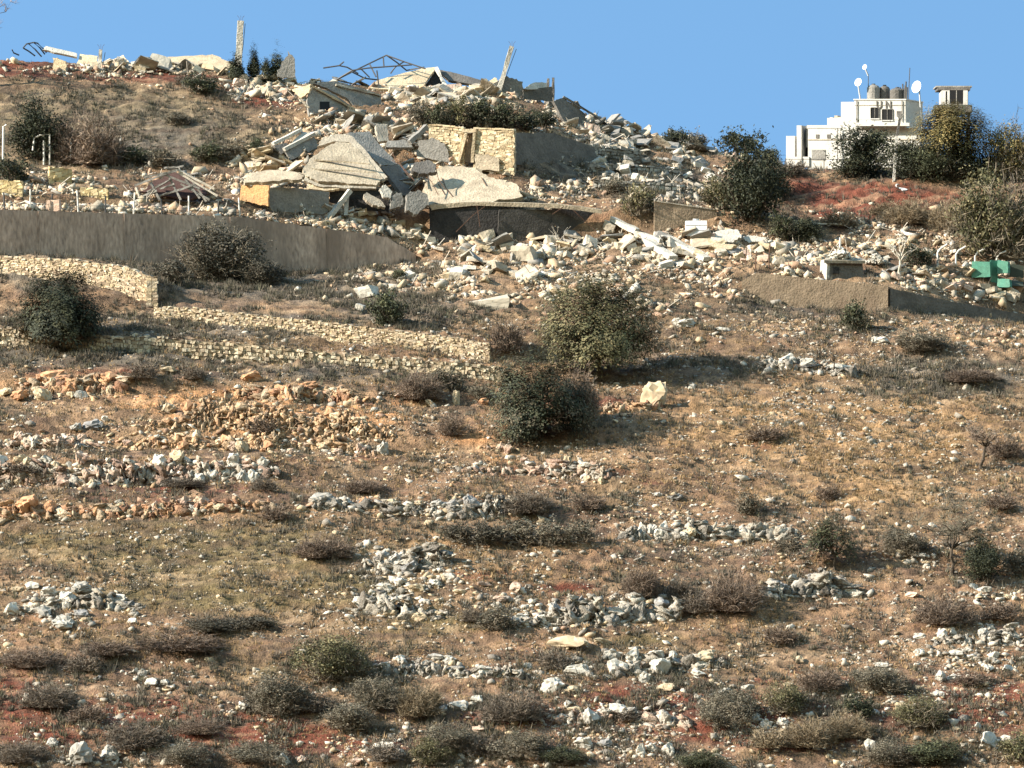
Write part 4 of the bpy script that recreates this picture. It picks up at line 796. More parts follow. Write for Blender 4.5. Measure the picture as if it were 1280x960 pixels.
def leafy(seed, lobes, n_cl, per, leaf, pal, gap=0.42, shell=0.55, cl_r=0.09, aspect=0.5, ns=4.0):
    """unit bush: lobes [(x,y,z,rx,ry,rz)] ; returns crown vertex arrays and the cluster centres"""
    r = np.random.default_rng(seed); vol = np.array([l[3] * l[4] * l[5] for l in lobes]); lob = np.array(lobes)
    pick = r.choice(len(lobes), n_cl * 3, p=vol / vol.sum()); d = r.normal(size=(n_cl * 3, 3)); d /= np.linalg.norm(d, axis=1)[:, None]
    rad = (shell + (1 - shell) * r.random(n_cl * 3)) ** 1.0; rad = np.where(r.random(n_cl * 3) < .3, r.random(n_cl * 3) ** .6, rad) * r.uniform(0.86, 1.14, n_cl * 3)
    c = lob[pick, :3] + d * rad[:, None] * lob[pick, 3:]
    c = c + np.array([mnoise.noise_vector((q[0] * ns * .6 + seed, q[1] * ns * .6, q[2] * ns * .6)) for q in c]) * (.42 / ns)
    g = np.array([mnoise.noise((q[0] * ns + seed, q[1] * ns, q[2] * ns)) for q in c]) * .5 + .5
    c = c[(g > gap) & (c[:, 2] > 0.01)][:n_cl]; n = len(c)
    ctone = r.uniform(0.7, 1.35, (n, 1)); pcol = np.array(pal)[r.integers(0, len(pal), n)] * ctone
    pos = (c[:, None] + r.normal(0, cl_r, (n, per, 3))).reshape(-1, 3); m = len(pos)
    nrm = r.normal(size=(m, 3)) + np.repeat((c - np.array([0, 0, .45])), per, 0) * 2.0; nrm /= np.linalg.norm(nrm, axis=1)[:, None]
    t = np.cross(nrm, r.normal(size=(m, 3))); t /= np.linalg.norm(t, axis=1)[:, None]; b = np.cross(nrm, t); s = leaf * r.uniform(0.55, 1.5, (m, 1))
    V = np.stack([pos - t * s, pos - b * s * aspect, pos + t * s, pos + b * s * aspect], 1).reshape(-1, 3)
    C = (np.repeat(pcol, per, 0) * r.uniform(0.8, 1.2, (m, 1))).repeat(4, 0)
    return V, np.arange(m * 4).reshape(-1, 4), C, c

def twiggy(seed, n, pal, wid=0.006, up=0.5, flop=0.25):
    """leafless thorny unit bush of forked twigs"""
    r = np.random.default_rng(seed); Vs = []; Ts = []; Cs = []; base = 0
    # a few dozen stems from the root crown, each breaking up into many fine forked twigs inside a lumpy dome
    lob = np.array([(0, 0, .30, .40, .40, .52), (-.22, .1, .22, .25, .25, .40), (.24, -.05, .22, .24, .25, .36), (.02, -.24, .2, .26, .24, .36), (.05, .26, .2, .24, .22, .38)]) * (1 + r.normal(0, .08, (5, 6)))
    pk = r.integers(0, 5, n); d = r.normal(size=(n, 3)); d /= np.linalg.norm(d, axis=1)[:, None]; rad = r.random((n, 1)) ** .38
    st = lob[pk, :3] + d * rad * lob[pk, 3:]; st[:, 2] = np.abs(st[:, 2])
    dirs = st * np.array([1, 1, .9]) + np.array([0, 0, .22]) + r.normal(0, .22, (n, 3)); dirs /= np.linalg.norm(dirs, axis=1)[:, None]; L = r.uniform(.05, .13, (n, 1))
    a0 = st - dirs * L; a0[:, 2] = np.maximum(a0[:, 2], 0.0); tip = st + dirs * L * r.uniform(.4, 1, (n, 1)) + r.normal(0, .02, (n, 3)); segs = [(a0, st, wid, wid * .8), (st, tip, wid * .8, wid * .35)]
    for f in range(4):
        t = r.uniform(0, 1, (n, 1)); b0 = a0 * (1 - t) + tip * t; en = b0 + dirs * r.uniform(.0, .07, (n, 1)) + r.normal(0, .045, (n, 3)); en[:, 2] = np.maximum(en[:, 2], 0.01); segs.append((b0, en, wid * .7, wid * .3))
    k = n // 8; rt = np.stack([r.normal(0, .05, k), r.normal(0, .05, k), np.full(k, -.03)], 1); md = rt * .4 + st[:k] * .6 + r.normal(0, .03, (k, 3)); pad = n - k
    for (p, q, w0, w1) in ((rt, md, 1.6, 1.2), (md, st[:k], 1.2, .8)): segs.append((np.concatenate([p, a0[k:]]), np.concatenate([q, st[k:]]), wid * w0 * .8, wid * w1 * .6))
    col = np.array(pal)[r.integers(0, len(pal), n)] * r.uniform(0.7, 1.3, (n, 1))
    for (p, q, w0, w1) in segs:
        d = q - p; s = np.cross(d, r.normal(size=(n, 3))); s /= np.linalg.norm(s, axis=1)[:, None] + 1e-9
        Vs.append(np.stack([p - s * w0, p + s * w0, q + s * w1, q - s * w1], 1).reshape(-1, 3)); Ts.append(np.arange(n * 4).reshape(-1, 4) + base); Cs.append(col.repeat(4, 0)); base += n * 4
    return np.concatenate(Vs), np.concatenate(Ts), np.concatenate(Cs)

PALS = {'dull': [(0.095, 0.084, 0.062), (0.075, 0.068, 0.05), (0.115, 0.098, 0.074), (0.06, 0.056, 0.04)], 'evergreen': [(0.034, 0.039, 0.023), (0.048, 0.052, 0.029), (0.026, 0.03, 0.02), (0.066, 0.066, 0.036)], 'olive': [(0.122, 0.112, 0.055), (0.096, 0.092, 0.045), (0.15, 0.132, 0.066), (0.064, 0.064, 0.034), (0.2, 0.168, 0.088)],
        'grey': [(0.145, 0.125, 0.09), (0.12, 0.106, 0.074), (0.175, 0.148, 0.108), (0.092, 0.084, 0.06)], 'green': [(0.064, 0.07, 0.037), (0.088, 0.09, 0.047), (0.05, 0.055, 0.031)],
        'yellow': [(0.21, 0.165, 0.065), (0.165, 0.138, 0.058), (0.12, 0.108, 0.05), (0.25, 0.185, 0.075)], 'thorn': [(0.19, 0.138, 0.102), (0.16, 0.118, 0.09), (0.24, 0.178, 0.13), (0.14, 0.104, 0.08)],
        'tan': [(0.24, 0.185, 0.12), (0.2, 0.155, 0.1), (0.28, 0.215, 0.14)], 'darkthorn': [(0.16, 0.13, 0.1), (0.2, 0.16, 0.122), (0.13, 0.104, 0.082)]}
LOB = [(0, 0, .45, .34, .34, .42), (-.22, .05, .36, .26, .26, .32), (.24, -.04, .38, .25, .27, .33), (.05, .22, .4, .26, .24, .34), (-.05, -.22, .34, .28, .24, .3)]
PROTO = {}
def make_protos():
    for k in ('evergreen', 'olive', 'grey', 'green', 'yellow', 'dull'):
        for size, ncl, per, leaf in (('small', 150, 14, .034), ('big', 470, 22, .0175)):
            for s in range(3):
                rnd = random.Random(s * 31 + len(PROTO)); lobes = [tuple(q + rnd.uniform(-.1, .1) for q in l) for l in LOB]
                V, T, C, cen = leafy(s * 17 + len(PROTO) * 5, lobes, ncl, per, leaf, PALS[k], gap=0.40 if k not in ('grey', 'dull') else .46, cl_r=.055)
                me = np_mesh('crown', V, T, C); me.materials.append(M_leaf)
                mb = MB()
                for c in cen[:14]: tube_v(mb, branch_pts(rnd, Vector((rnd.uniform(-.04, .04), rnd.uniform(-.04, .04), -.08)), Vector(c), .1, 4), [.018, .013, .009, .004], 4)
                st = mb.build('trunk', M_bark); sm = st.data; bpy.data.objects.remove(st); PROTO.setdefault((k, size), []).append((me, sm))
    for k, up in (('thorn', .5), ('tan', .8), ('darkthorn', .5)):
        for size, n, w in (('small', 520, .0085), ('big', 1500, .0046)):
            for s in range(3):
                V, T, C = twiggy(s * 13 + len(PROTO) * 3, n, PALS[k], w, up); me = np_mesh('crown', V, T, C); me.materials.append(M_twig)
                rnd = random.Random(s); mb = MB()
                for i in range(7):
                    a = rnd.uniform(0, 6.28); tube_v(mb, branch_pts(rnd, Vector((0, 0, -.08)), Vector((math.cos(a) * .2, math.sin(a) * .2, rnd.uniform(.3, .6))), .1, 4), [.016, .012, .008, .004], 4)
                st = mb.build('trunk', M_bark); sm = st.data; bpy.data.objects.remove(st); PROTO.setdefault((k, size), []).append((me, sm))
make_protos()
TWIGS = {}
for k_, pal_ in (('pale', [(0.19, 0.155, 0.115), (0.15, 0.125, 0.09), (0.23, 0.19, 0.14)]), ('dim', [(0.10, 0.09, 0.062), (0.075, 0.07, 0.048), (0.13, 0.11, 0.078)])):
    TWIGS[k_] = []
    for q_ in range(3):
        pr = []
        for n_, w_ in ((170, .0075), (480, .0042)):
            V, T, C = twiggy(q_ * 7 + 400 + n_, n_, pal_, w_, .5); V = V * np.array([1.1, 1.1, 1.14]); me = np_mesh('branches', V, T, C); me.materials.append(M_twig); pr.append(me)
        TWIGS[k_].append(pr)
# (u, v of the foot, width, height, kind, label)
BUSHES = [
 (722, 528, 62, 78, 'thorn', 'reddish bare bush grown into the right side of the dark evergreen bush'), (635, 448, 46, 50, 'thorn', 'purple bare thorn bush at the end of the middle terrace wall'),
 (485, 408, 50, 48, 'green', 'dark green bush standing above the middle terrace wall'), (500, 352, 30, 16, 'green', 'small low shrub beneath the end of the tall grey wall'), (268, 350, 104, 72, 'dull', 'big dull grey-green bush against the tall grey retaining wall'), (325, 356, 64, 34, 'dull', 'low grey bush right of the big one at the retaining wall'), (215, 352, 50, 30, 'dull', 'low grey bush left of the big one at the retaining wall'),
 (1228, 728, 74, 64, 'evergreen', 'dark evergreen bush right of the bare branched tree'), (1258, 576, 56, 40, 'thorn', 'purple thorn bush behind the small dead tree'), (1070, 414, 46, 40, 'green', 'dark green shrub in front of the brown rendered wall'),
 (44, 205, 84, 72, 'evergreen', 'dark green tree-like bush by the upper left garden'), (112, 208, 88, 74, 'thorn', 'large purple bare bush right of the upper left dark bush'), (15, 232, 50, 40, 'evergreen', 'dark bush at the left edge above the yellow wall'), (255, 120, 44, 30, 'evergreen', 'dark shrub on the red earth below the crest'), (228, 106, 24, 16, 'darkthorn', 'small bare shrub on the red bank'),
 (168, 208, 40, 26, 'green', 'leftmost low green shrub of the upper grassy slope'), (205, 210, 50, 30, 'grey', 'low grey shrub in the upper grassy slope, second from the left'), (258, 205, 46, 28, 'green', 'low green shrub in the middle of the upper grassy slope'), (288, 202, 36, 24, 'grey', 'low grey shrub above the orange wall'), (318, 196, 30, 22, 'green', 'rightmost low green shrub of the upper grassy slope'), (222, 158, 36, 16, 'grey', 'flat grey shrub high on the upper grassy slope'),
 (524, 158, 34, 30, 'grey', 'leftmost shrub in the row behind the doorway wall'), (548, 160, 36, 34, 'green', 'second shrub from the left in the row behind the doorway wall'), (575, 160, 40, 38, 'olive', 'third shrub from the left in the row behind the doorway wall'), (602, 162, 42, 40, 'green', 'middle and tallest shrub in the row behind the doorway wall'), (630, 164, 42, 36, 'green', 'third shrub from the right in the row behind the doorway wall'), (658, 166, 40, 30, 'evergreen', 'dark shrub second from the right in the row behind the doorway wall'), (680, 160, 34, 24, 'evergreen', 'dark shrub at the right end of the row behind the doorway wall'),
 (846, 186, 34, 30, 'evergreen', 'round dark bush on the crest left of the cypress bush'), (872, 190, 30, 24, 'grey', 'grey shrub on the crest between two dark bushes'), (926, 196, 52, 46, 'evergreen', 'tall dark green bush on the crest left of the white building'), (962, 208, 32, 24, 'green', 'small bush on the crest at the left foot of the white building'), (990, 220, 46, 24, 'darkthorn', 'bare grey shrub above the red earth bank'),
 (1076, 223, 100, 66, 'evergreen', 'dark green bush in front of the white building'), (1138, 225, 66, 52, 'evergreen', 'dark bush right of the street lamp'), (1172, 227, 72, 56, 'green', 'dark bush under the yellow tree'), (1210, 229, 70, 54, 'evergreen', 'dark bush below the watchtower'), (1264, 226, 60, 78, 'yellow', 'dull yellow tree at the right edge behind the watchtower'), (1240, 222, 40, 50, 'darkthorn', 'bare bush between the yellow trees'),
 (938, 292, 100, 98, 'evergreen', 'large green bush right of the white water tank'), (898, 262, 48, 44, 'olive', 'olive green bush above the low grey wall'), (962, 252, 66, 50, 'evergreen', 'dark bush left of the red earth bank'), (1010, 304, 56, 32, 'evergreen', 'dark low bush left of the white dust heap'), (978, 300, 40, 36, 'green', 'green bush touching the broken arches'), (1148, 336, 40, 36, 'evergreen', 'dark shrub beside the white dead trunk'), (798, 282, 40, 44, 'olive', 'thin olive coloured shrub beside the low grey wall'), (770, 244, 34, 20, 'grey', 'grey shrub above the cellar'),
 (1244, 332, 110, 108, 'olive', 'big loose grey-green tree above the green metal sheets'), (1275, 300, 70, 80, 'darkthorn', 'dark bare bush at the right edge above the green metal sheets'), (1140, 282, 70, 36, 'tan', 'pale twig bush on the red earth bank'), (1190, 288, 60, 44, 'tan', 'pale twig bush right of the red earth bank'), (1050, 286, 50, 26, 'tan', 'pale twig bush below the red earth bank'), (1110, 272, 46, 24, 'tan', 'thin pale twig bush in the middle of the red bank'),
 (525, 504, 56, 40, 'thorn', 'reddish thorn bush below the dry stone wall'), (556, 488, 48, 32, 'grey', 'grey-green bush below the end of the dry stone wall'), (562, 546, 34, 34, 'thorn', 'small brown thorn bush left of the dark evergreen bush'), (330, 548, 48, 28, 'thorn', 'low brown thorn bush in the orange scree'), (178, 476, 44, 28, 'darkthorn', 'low bare bush in the orange bank'), (240, 478, 34, 22, 'darkthorn', 'small bare bush under the dry stone wall'), (600, 500, 30, 20, 'grey', 'small grey shrub near the yellowish standing stone'),
 (658, 646, 76, 44, 'darkthorn', 'dark thorn bush right of the middle rock row'), (575, 682, 54, 34, 'dull', 'first bush from the left in the long dark scrub strip'), (612, 684, 56, 36, 'dull', 'second bush from the left in the long dark scrub strip'), (652, 684, 58, 38, 'grey', 'third bush from the left in the long dark scrub strip'), (692, 684, 56, 38, 'grey', 'fourth bush from the left in the long dark scrub strip'), (728, 682, 46, 36, 'grey', 'last bush at the right of the long dark scrub strip'),
 (405, 700, 84, 40, 'thorn', 'low brown thorn bush above the green grass'), (345, 652, 50, 30, 'thorn', 'brown thorn bush at the end of the reddish boulder row'), (455, 618, 70, 24, 'thorn', 'flat reddish bush above the grey boulder'), (922, 768, 92, 70, 'thorn', 'purple thorn bush with a sharp shadow on the right slope'), (870, 770, 60, 40, 'darkthorn', 'low dark bush touching the purple thorn bush on its left'), (802, 750, 64, 58, 'thorn', 'grey purple thorn bush above the rocks, left of the purple one'), (850, 748, 40, 36, 'darkthorn', 'small dark bush between two thorn bushes'),
 (1184, 784, 86, 50, 'thorn', 'purple thorn bush above the white rock cluster'), (1036, 628, 40, 32, 'thorn', 'small thorn bush above the small green tree'), (935, 645, 40, 32, 'grey', 'grey shrub above the pale rock row'), (1130, 694, 66, 42, 'grey', 'grey shrub left of the bare branched tree'), (985, 690, 50, 24, 'grey', 'low grey shrub left of the small green tree'), (960, 552, 50, 22, 'thorn', 'flat purple shrub on the golden slope'), (1250, 640, 60, 26, 'thorn', 'flat purple shrub at right under the dead tree'), (1150, 444, 60, 24, 'grey', 'grey shrub on the grey right slope'), (1215, 480, 70, 22, 'thorn', 'flat bare shrub on the grey right slope'),
 (692, 838, 46, 38, 'darkthorn', 'spiky dark bush left of the white rocks'), (618, 790, 60, 34, 'grey', 'grey-green bush at the right end of the green grass'), (590, 780, 40, 26, 'darkthorn', 'small dark bush in the middle rocks'), (262, 792, 96, 24, 'dull', 'low grey bush at the foot of the green grass'), (320, 786, 60, 20, 'dull', 'small low bush beside the green grass'), (225, 818, 130, 34, 'thorn', 'wide low thorn bush above the red earth'), (130, 822, 90, 28, 'thorn', 'low thorn bush left of the wide one'), (40, 838, 90, 34, 'thorn', 'low thorn bush at the left edge'), (105, 842, 60, 36, 'darkthorn', 'dark bush above the red earth at left'),
 (348, 896, 86, 64, 'grey', 'grey-green bush at the left of the scrub thicket'), (418, 856, 100, 72, 'olive', 'tallest olive green bush of the scrub thicket'), (392, 892, 60, 36, 'darkthorn', 'dark bare bush in front of the scrub thicket'), (468, 890, 70, 50, 'grey', 'grey bush right of the scrub thicket'), (524, 900, 78, 60, 'tan', 'straw coloured twig bush right of the thicket'), (435, 916, 80, 40, 'grey', 'grey bush in front of the thicket'), (165, 936, 100, 46, 'darkthorn', 'dark purple bush on the red earth'), (62, 888, 86, 44, 'darkthorn', 'dark bush above the big grey boulder'), (28, 956, 80, 42, 'darkthorn', 'dark thorn bush in the lower left corner'), (250, 920, 70, 28, 'thorn', 'thorn bush on the red earth'), (110, 905, 60, 34, 'thorn', 'thorn bush behind the big grey boulder'),
 (642, 908, 90, 54, 'darkthorn', 'dark grey thorn bush at bottom centre'), (650, 952, 84, 40, 'grey', 'grey bush at the bottom edge left of centre'), (600, 946, 60, 36, 'darkthorn', 'small dark bush at the bottom edge'), (560, 940, 70, 36, 'grey', 'grey bush below the long white rock'), (704, 960, 70, 28, 'green', 'low green bush at the bottom edge in the middle'), (880, 962, 70, 34, 'green', 'low green bush at the bottom edge right of centre'), (910, 912, 84, 56, 'grey', 'grey-green bush on the red earth at right'), (985, 896, 66, 44, 'olive', 'olive bush right of the grey-green one'), (1012, 938, 80, 54, 'tan', 'straw twig bush at bottom right'), (1060, 926, 70, 46, 'tan', 'second straw twig bush at bottom right'), (960, 940, 60, 40, 'tan', 'straw twig bush beside the white rocks'),
 (1078, 902, 44, 44, 'evergreen', 'spiky dark bush beside the cream boulder'), (1150, 910, 76, 44, 'olive', 'olive green bush below the cream boulder'), (1172, 958, 100, 44, 'green', 'green bush at the bottom edge left of the white boulder'), (1110, 960, 70, 36, 'grey', 'grey bush at the bottom edge at right'), (1268, 956, 60, 48, 'olive', 'olive bush in the lower right corner'), (1024, 864, 66, 40, 'thorn', 'thorn bush in the pale rocks'), (1104, 866, 80, 40, 'grey', 'grey bush above the cream boulder'), (975, 806, 60, 34, 'thorn', 'small thorn bush below the purple one'), (540, 960, 70, 40, 'olive', 'olive bush at the bottom edge'), (478, 956, 60, 36, 'darkthorn', 'dark bush at the bottom edge left of centre'), (320, 958, 90, 30, 'grey', 'grey bush at the bottom edge beside a white rock'), (230, 958, 70, 30, 'grey', 'grey bush on red earth at the bottom edge'),
 (780, 905, 50, 22, 'darkthorn', 'small dark bush between white rocks'), (1215, 858, 60, 24, 'thorn', 'thorn bush on the red earth at right'), (1250, 780, 60, 34, 'thorn', 'thorn bush at the right edge'), (1270, 720, 50, 40, 'grey', 'grey bush at the right edge'), (735, 640, 50, 30, 'thorn', 'thorn bush on the middle slope under the dark evergreen'), (330, 612, 40, 24, 'darkthorn', 'dark low bush in the boulder row'), (230, 608, 70, 18, 'darkthorn', 'flat dark bush under the upper boulder row'), (30, 602, 60, 18, 'darkthorn', 'flat dark bush at the left end of the boulder row'),
]
_rb = random.Random(99)
for (u, v, w, h, k, label) in BUSHES:
    g = ground(u, v); s = g.y / F; w, h = (w * .88, h * .8) if v > 560 else (w, h); big = w > 55; lib = PROTO[(k, 'big' if big else 'small')]; me, sm = _rb.choice(lib)
    root = empty('tree' if 'tree' in label and 'of the big' not in label and ('yellow tree at' in label or 'loose' in label) else 'bush', (g.x, g.y + w * s * 0.2, 0)); root.location.z = gz(root.location.x, root.location.y) * 0.6 + g.z * 0.4
    kf = 1.12 if k in ('thorn', 'tan', 'darkthorn') else 1.06
    root.scale = (w * s * kf, w * s * 0.9, h * s * (1.12 if k in ('thorn', 'tan', 'darkthorn') else 1.12)); root.rotation_euler.z = _rb.uniform(0, 6.28)
    if abs(root.scale.x - root.scale.y) > 0: root.scale.y = root.scale.x = (w * s * kf)
    tag(root, label, 'tree' if root.name.startswith('tree') else 'bush', 'bushes on the hillside')
    link('crown', me, None, root); link('trunk', sm, None, root)
    if k in ('grey', 'olive', 'green', 'dull', 'yellow'):
        t_ = link('branches', _rb.choice(TWIGS['pale' if k in ('grey', 'olive', 'dull', 'yellow') else 'dim'])[big], None, root)

def big_tree(name, u, v, wpx, hpx, lobes, pal, label, seed, n_cl, per, leaf, trunk_h, trunk_r, gap=0.42, m_leaf=None, cl_r=None, n_limb=26, stems=1, cat='tree'):
    g = ground(u, v); s = g.y / F; root = empty(name, (g.x, g.y + 0.5, gz(g.x, g.y + .5))); tag(root, label, cat); rnd = random.Random(seed)
    W, Hh = wpx * s, hpx * s; lb = [(a * W, b * W, c * Hh, d * W, e * W, f * Hh) for (a, b, c, d, e, f) in lobes]
    V, T, C, cen = leafy(seed, lb, n_cl, per, leaf, pal, gap=gap + .06, cl_r=cl_r or .35, shell=.5, ns=.62)
    # noise scale inside leafy is for unit bushes: thin the crown with metre-scale noise as well
    link('crown', np_mesh('crown', V, T, C), M_leaf, root)
    mb = MB()
    for k in range(stems):
        a = Vector((rnd.uniform(-.25, .25) * (stems > 1), rnd.uniform(-.2, .2), -.4)); top = Vector((rnd.uniform(-.5, .5), rnd.uniform(-.3, .3), trunk_h)); tube_v(mb, branch_pts(rnd, a, top, .08, 5), [trunk_r * 1.3, trunk_r, trunk_r * .85, trunk_r * .8, trunk_r * .7], 8)
        for i in rnd.sample(range(len(cen)), min(n_limb // stems, len(cen))):
            tube_v(mb, branch_pts(rnd, top, Vector(cen[i]), .12, 5), [trunk_r * .5, trunk_r * .35, trunk_r * .22, trunk_r * .14, .02], 5)
    mb.build('trunk', M_bark, root); return root
big_tree('olive_tree', 746, 480, 164, 152, [(-.14, 0, .52, .36, .34, .38), (.18, .0, .5, .34, .32, .36), (.0, .05, .74, .36, .3, .25), (-.3, -.05, .4, .2, .22, .28), (.36, .05, .36, .18, .2, .27), (.05, -.15, .3, .34, .25, .22)], PALS['olive'], 'big olive tree with a wide airy grey-green crown in the middle of the slope', 5, 2500, 16, .13, 2.2, .34, gap=.36, n_limb=40)
big_tree('bush', 676, 556, 150, 134, [(-.16, 0, .42, .3, .34, .36), (.12, .05, .4, .3, .34, .34), (-.3, .0, .62, .17, .2, .26), (-.02, .0, .68, .24, .24, .24), (.3, -.05, .3, .2, .25, .26), (-.2, -.1, .2, .28, .25, .2)], PALS['evergreen'] + [(0.085, 0.07, 0.045)], 'dark ragged evergreen bush in front of the big olive tree', 18, 1600, 20, .12, .8, .16, gap=.3, n_limb=24, cat='bush')
big_tree('oak_tree', 76, 440, 112, 102, [(0, 0, .54, .44, .4, .42), (-.3, .05, .42, .24, .25, .34), (.32, .0, .42, .22, .25, .34), (-.02, .1, .74, .34, .3, .24), (.05, -.2, .32, .42, .25, .26)], PALS['evergreen'], 'round dark evergreen oak standing on the left terrace', 8, 1500, 22, .12, 1.4, .22, gap=.28, n_limb=26)
big_tree('small_tree', 1042, 716, 64, 74, [(-.05, 0, .6, .38, .35, .34), (.22, 0, .45, .26, .26, .3), (-.22, 0, .4, .24, .26, .28)], PALS['green'], 'small green tree casting a long shadow on the right slope', 12, 300, 20, .10, 1.1, .12, gap=.3, n_limb=16, cl_r=.25)
big_tree('yellow_tree', 1188, 226, 98, 100, [(-.1, 0, .66, .4, .35, .3), (.2, 0, .6, .34, .33, .32), (0, .1, .82, .25, .25, .16)], PALS['yellow'], 'yellowing broad tree in front of the watchtower', 15, 1700, 20, .12, 2.0, .2, gap=.2, n_limb=18)

for (u_, v_, w_, h_, lab_) in ((318, 102, 22, 50, 'narrow dark conifer on the crest, left of the two conifers'), (346, 102, 34, 54, 'broader conifer on the crest, right of the two conifers'), (332, 103, 26, 32, 'low dark bush between the two crest conifers'), (294, 102, 26, 30, 'small dark bush at the foot of the tall white column')):
    big_tree('conifer' if 'conifer on' in lab_ else 'bush', u_, v_, w_, h_, [(0, 0, .16, .46, .42, .18), (.04, 0, .34, .38, .34, .2), (-.03, 0, .54, .27, .25, .2), (.05, 0, .72, .17, .16, .18), (0, 0, .9, .07, .07, .16)], PALS['green'] if w_ > 30 else PALS['evergreen'], lab_, int(u_), 360, 14, .09, .6, .1, gap=.26, n_limb=10, cl_r=.16, cat='tree' if 'conifer on' in lab_ else 'bush')

def bare_tree(name, u, v, wpx, hpx, label, seed, r0, fork, m=None, lean=0.0, twigs=140, m_tw=None, pal='thorn'):
    g = ground(u, v); s = g.y / F; root = empty(name, (g.x, g.y + .3, gz(g.x, g.y + .3))); tag(root, label, 'tree'); rnd = random.Random(seed); W, Hh = wpx * s, hpx * s
    mb = MB(); tw = MB(); top = Vector((lean, 0, Hh * fork)); tube_v(mb, branch_pts(rnd, Vector((0, 0, -.4)), top, .08, 5), [r0 * 1.2, r0, r0 * .9, r0 * .8, r0 * .75], 7); limbs = []
    for i in range(9):
        a = rnd.uniform(0, 6.28); b = top + Vector((math.cos(a) * W * rnd.uniform(.25, .48), math.sin(a) * W * .35, Hh * (1 - fork) * rnd.uniform(.3, .95))); p = branch_pts(rnd, top, b, .12, 6); tube_v(mb, p, [r0 * .55, r0 * .42, r0 * .32, r0 * .24, r0 * .16, .015], 5); limbs.append(p)
    for i in range(twigs):
        p = rnd.choice(limbs); a = p[rnd.randint(2, 5)]; b = a + Vector((rnd.uniform(-1, 1), rnd.uniform(-1, 1), rnd.uniform(-.2, 1))) * W * .13; c = rnd.choice(PALS[pal]); tube_v(tw, branch_pts(rnd, a, b, .15, 3), [.03, .02, .008], 3, c)
        for q in range(2): tube_v(tw, [a.lerp(b, .6), a.lerp(b, .6) + Vector((rnd.uniform(-1, 1), rnd.uniform(-1, 1), rnd.uniform(-.2, 1))) * W * .08], [.016, .006], 3, c)
    mb.build('trunk', m or M_bark, root); tw.build('crown', m_tw or M_twig, root); return root
bare_tree('bare_tree', 1190, 722, 120, 92, 'grey bare branched tree with a thin dark trunk at the right', 21, .17, .35, twigs=420, pal='grey')
bare_tree('dead_tree', 1226, 588, 54, 62, 'small dead tree with a crooked dark trunk at the right edge', 23, .17, .42, lean=.45, twigs=190)
bare_tree('dead_tree', 1126, 352, 44, 66, 'bleached white dead tree rising from the rubble beside the dust heap', 25, .17, .35, m=M_palewood, m_tw=M_palewood, twigs=14)
bare_tree('dead_tree', 700, 318, 34, 38, 'white dead sapling in front of the dark cellar wall', 27, .07, .3, m=M_palewood, m_tw=M_palewood, twigs=6)
bare_tree('dead_tree', 1043, 470, 22, 36, 'thin dead stem among white stones on the right slope', 29, .08, .4, twigs=24)
bare_tree('bare_tree', -34, 110, 110, 120, 'bare tree just beyond the left edge on the crest, one branch showing', 33, .2, .4, twigs=200)

# ------------------------------------------------------------------ the ruined village
def poly_slab(name, corners, thick, m, parent=None, jag=0.0, seed=0, seg=6, ext=None, origin=None):
    """a slab from its visible outline (3-D corners), extruded by its own thickness"""
    rnd = random.Random(seed + len(name)); n = len(corners); A = np.array([tuple(c) for c in corners]); c0 = A.mean(0)
    nrm = Vector(np.linalg.svd(A - c0)[2][2])
    if nrm.y > 0: nrm = -nrm
    cc = Vector(c0); flat = [c - nrm * (c - cc).dot(nrm) for c in corners]
    e1 = nrm.orthogonal().normalized(); e2 = nrm.cross(e1); pts = []
    for i in range(n):
        a, b = flat[i], flat[(i + 1) % n]
        for k in range(seg):
            p = a.lerp(b, k / seg)
            if jag: p = p + (e1 * rnd.uniform(-1, 1) + e2 * rnd.uniform(-1, 1)) * jag * rnd.choice((.5, .8, 1.2, 2.0))
            pts.append(p)
    e = Vector(ext) if ext is not None else -nrm * thick
    N = len(pts); mb = MB(); c = sum(pts, Vector()) / N
    vs = pts + [p + e for p in pts]; fs = [tuple(range(N)), tuple(range(2 * N - 1, N - 1, -1))] + [(i, i + N, (i + 1) % N + N, (i + 1) % N) for i in range(N)]
    mb.add(vs, fs)
    if parent is not None: o = mb.build(name, m, parent, origin=parent.location)
    else: o = mb.build(name, m, None, origin=origin or c)
    return o
def beam(name, a, b, w, h, m, parent=None, rough=0.04, seed=0, n=5):
    rnd = random.Random(seed); d = (b - a).normalized(); sx_ = d.cross(Vector((0, 0, 1)))
    if sx_.length < .2: sx_ = d.cross(Vector((0, 1, 0)))
    sx_.normalize(); up = sx_.cross(d).normalized(); mb = MB(); vs = []; fs = []
    for i in range(n):
        p = a.lerp(b, i / (n - 1)); j = lambda: rnd.uniform(-rough, rough)
        for (p_, q_) in ((-1, -1), (1, -1), (1, 1), (-1, 1)): vs.append(p + sx_ * (p_ * w / 2 + j()) + up * (q_ * h / 2 + j()))
    for i in range(n - 1):
        for k in range(4): fs.append((i * 4 + k, i * 4 + (k + 1) % 4, (i + 1) * 4 + (k + 1) % 4, (i + 1) * 4 + k))
    fs += [(3, 2, 1, 0), tuple((n - 1) * 4 + k for k in range(4))]
    mb.add(vs, fs); return mb.build(name, m, parent, origin=parent.location if parent else a)
def rod(name, pts, r, m, parent=None, sides=5):
    mb = MB(); tube_v(mb, pts, [r] * len(pts), sides); return mb.build(name, m, parent, origin=parent.location if parent else pts[0])
def Yat(u, v): return ground(u, v).y
def root_at(name, label, cat, p, group=None): return tag(empty(name, p), label, cat, group)

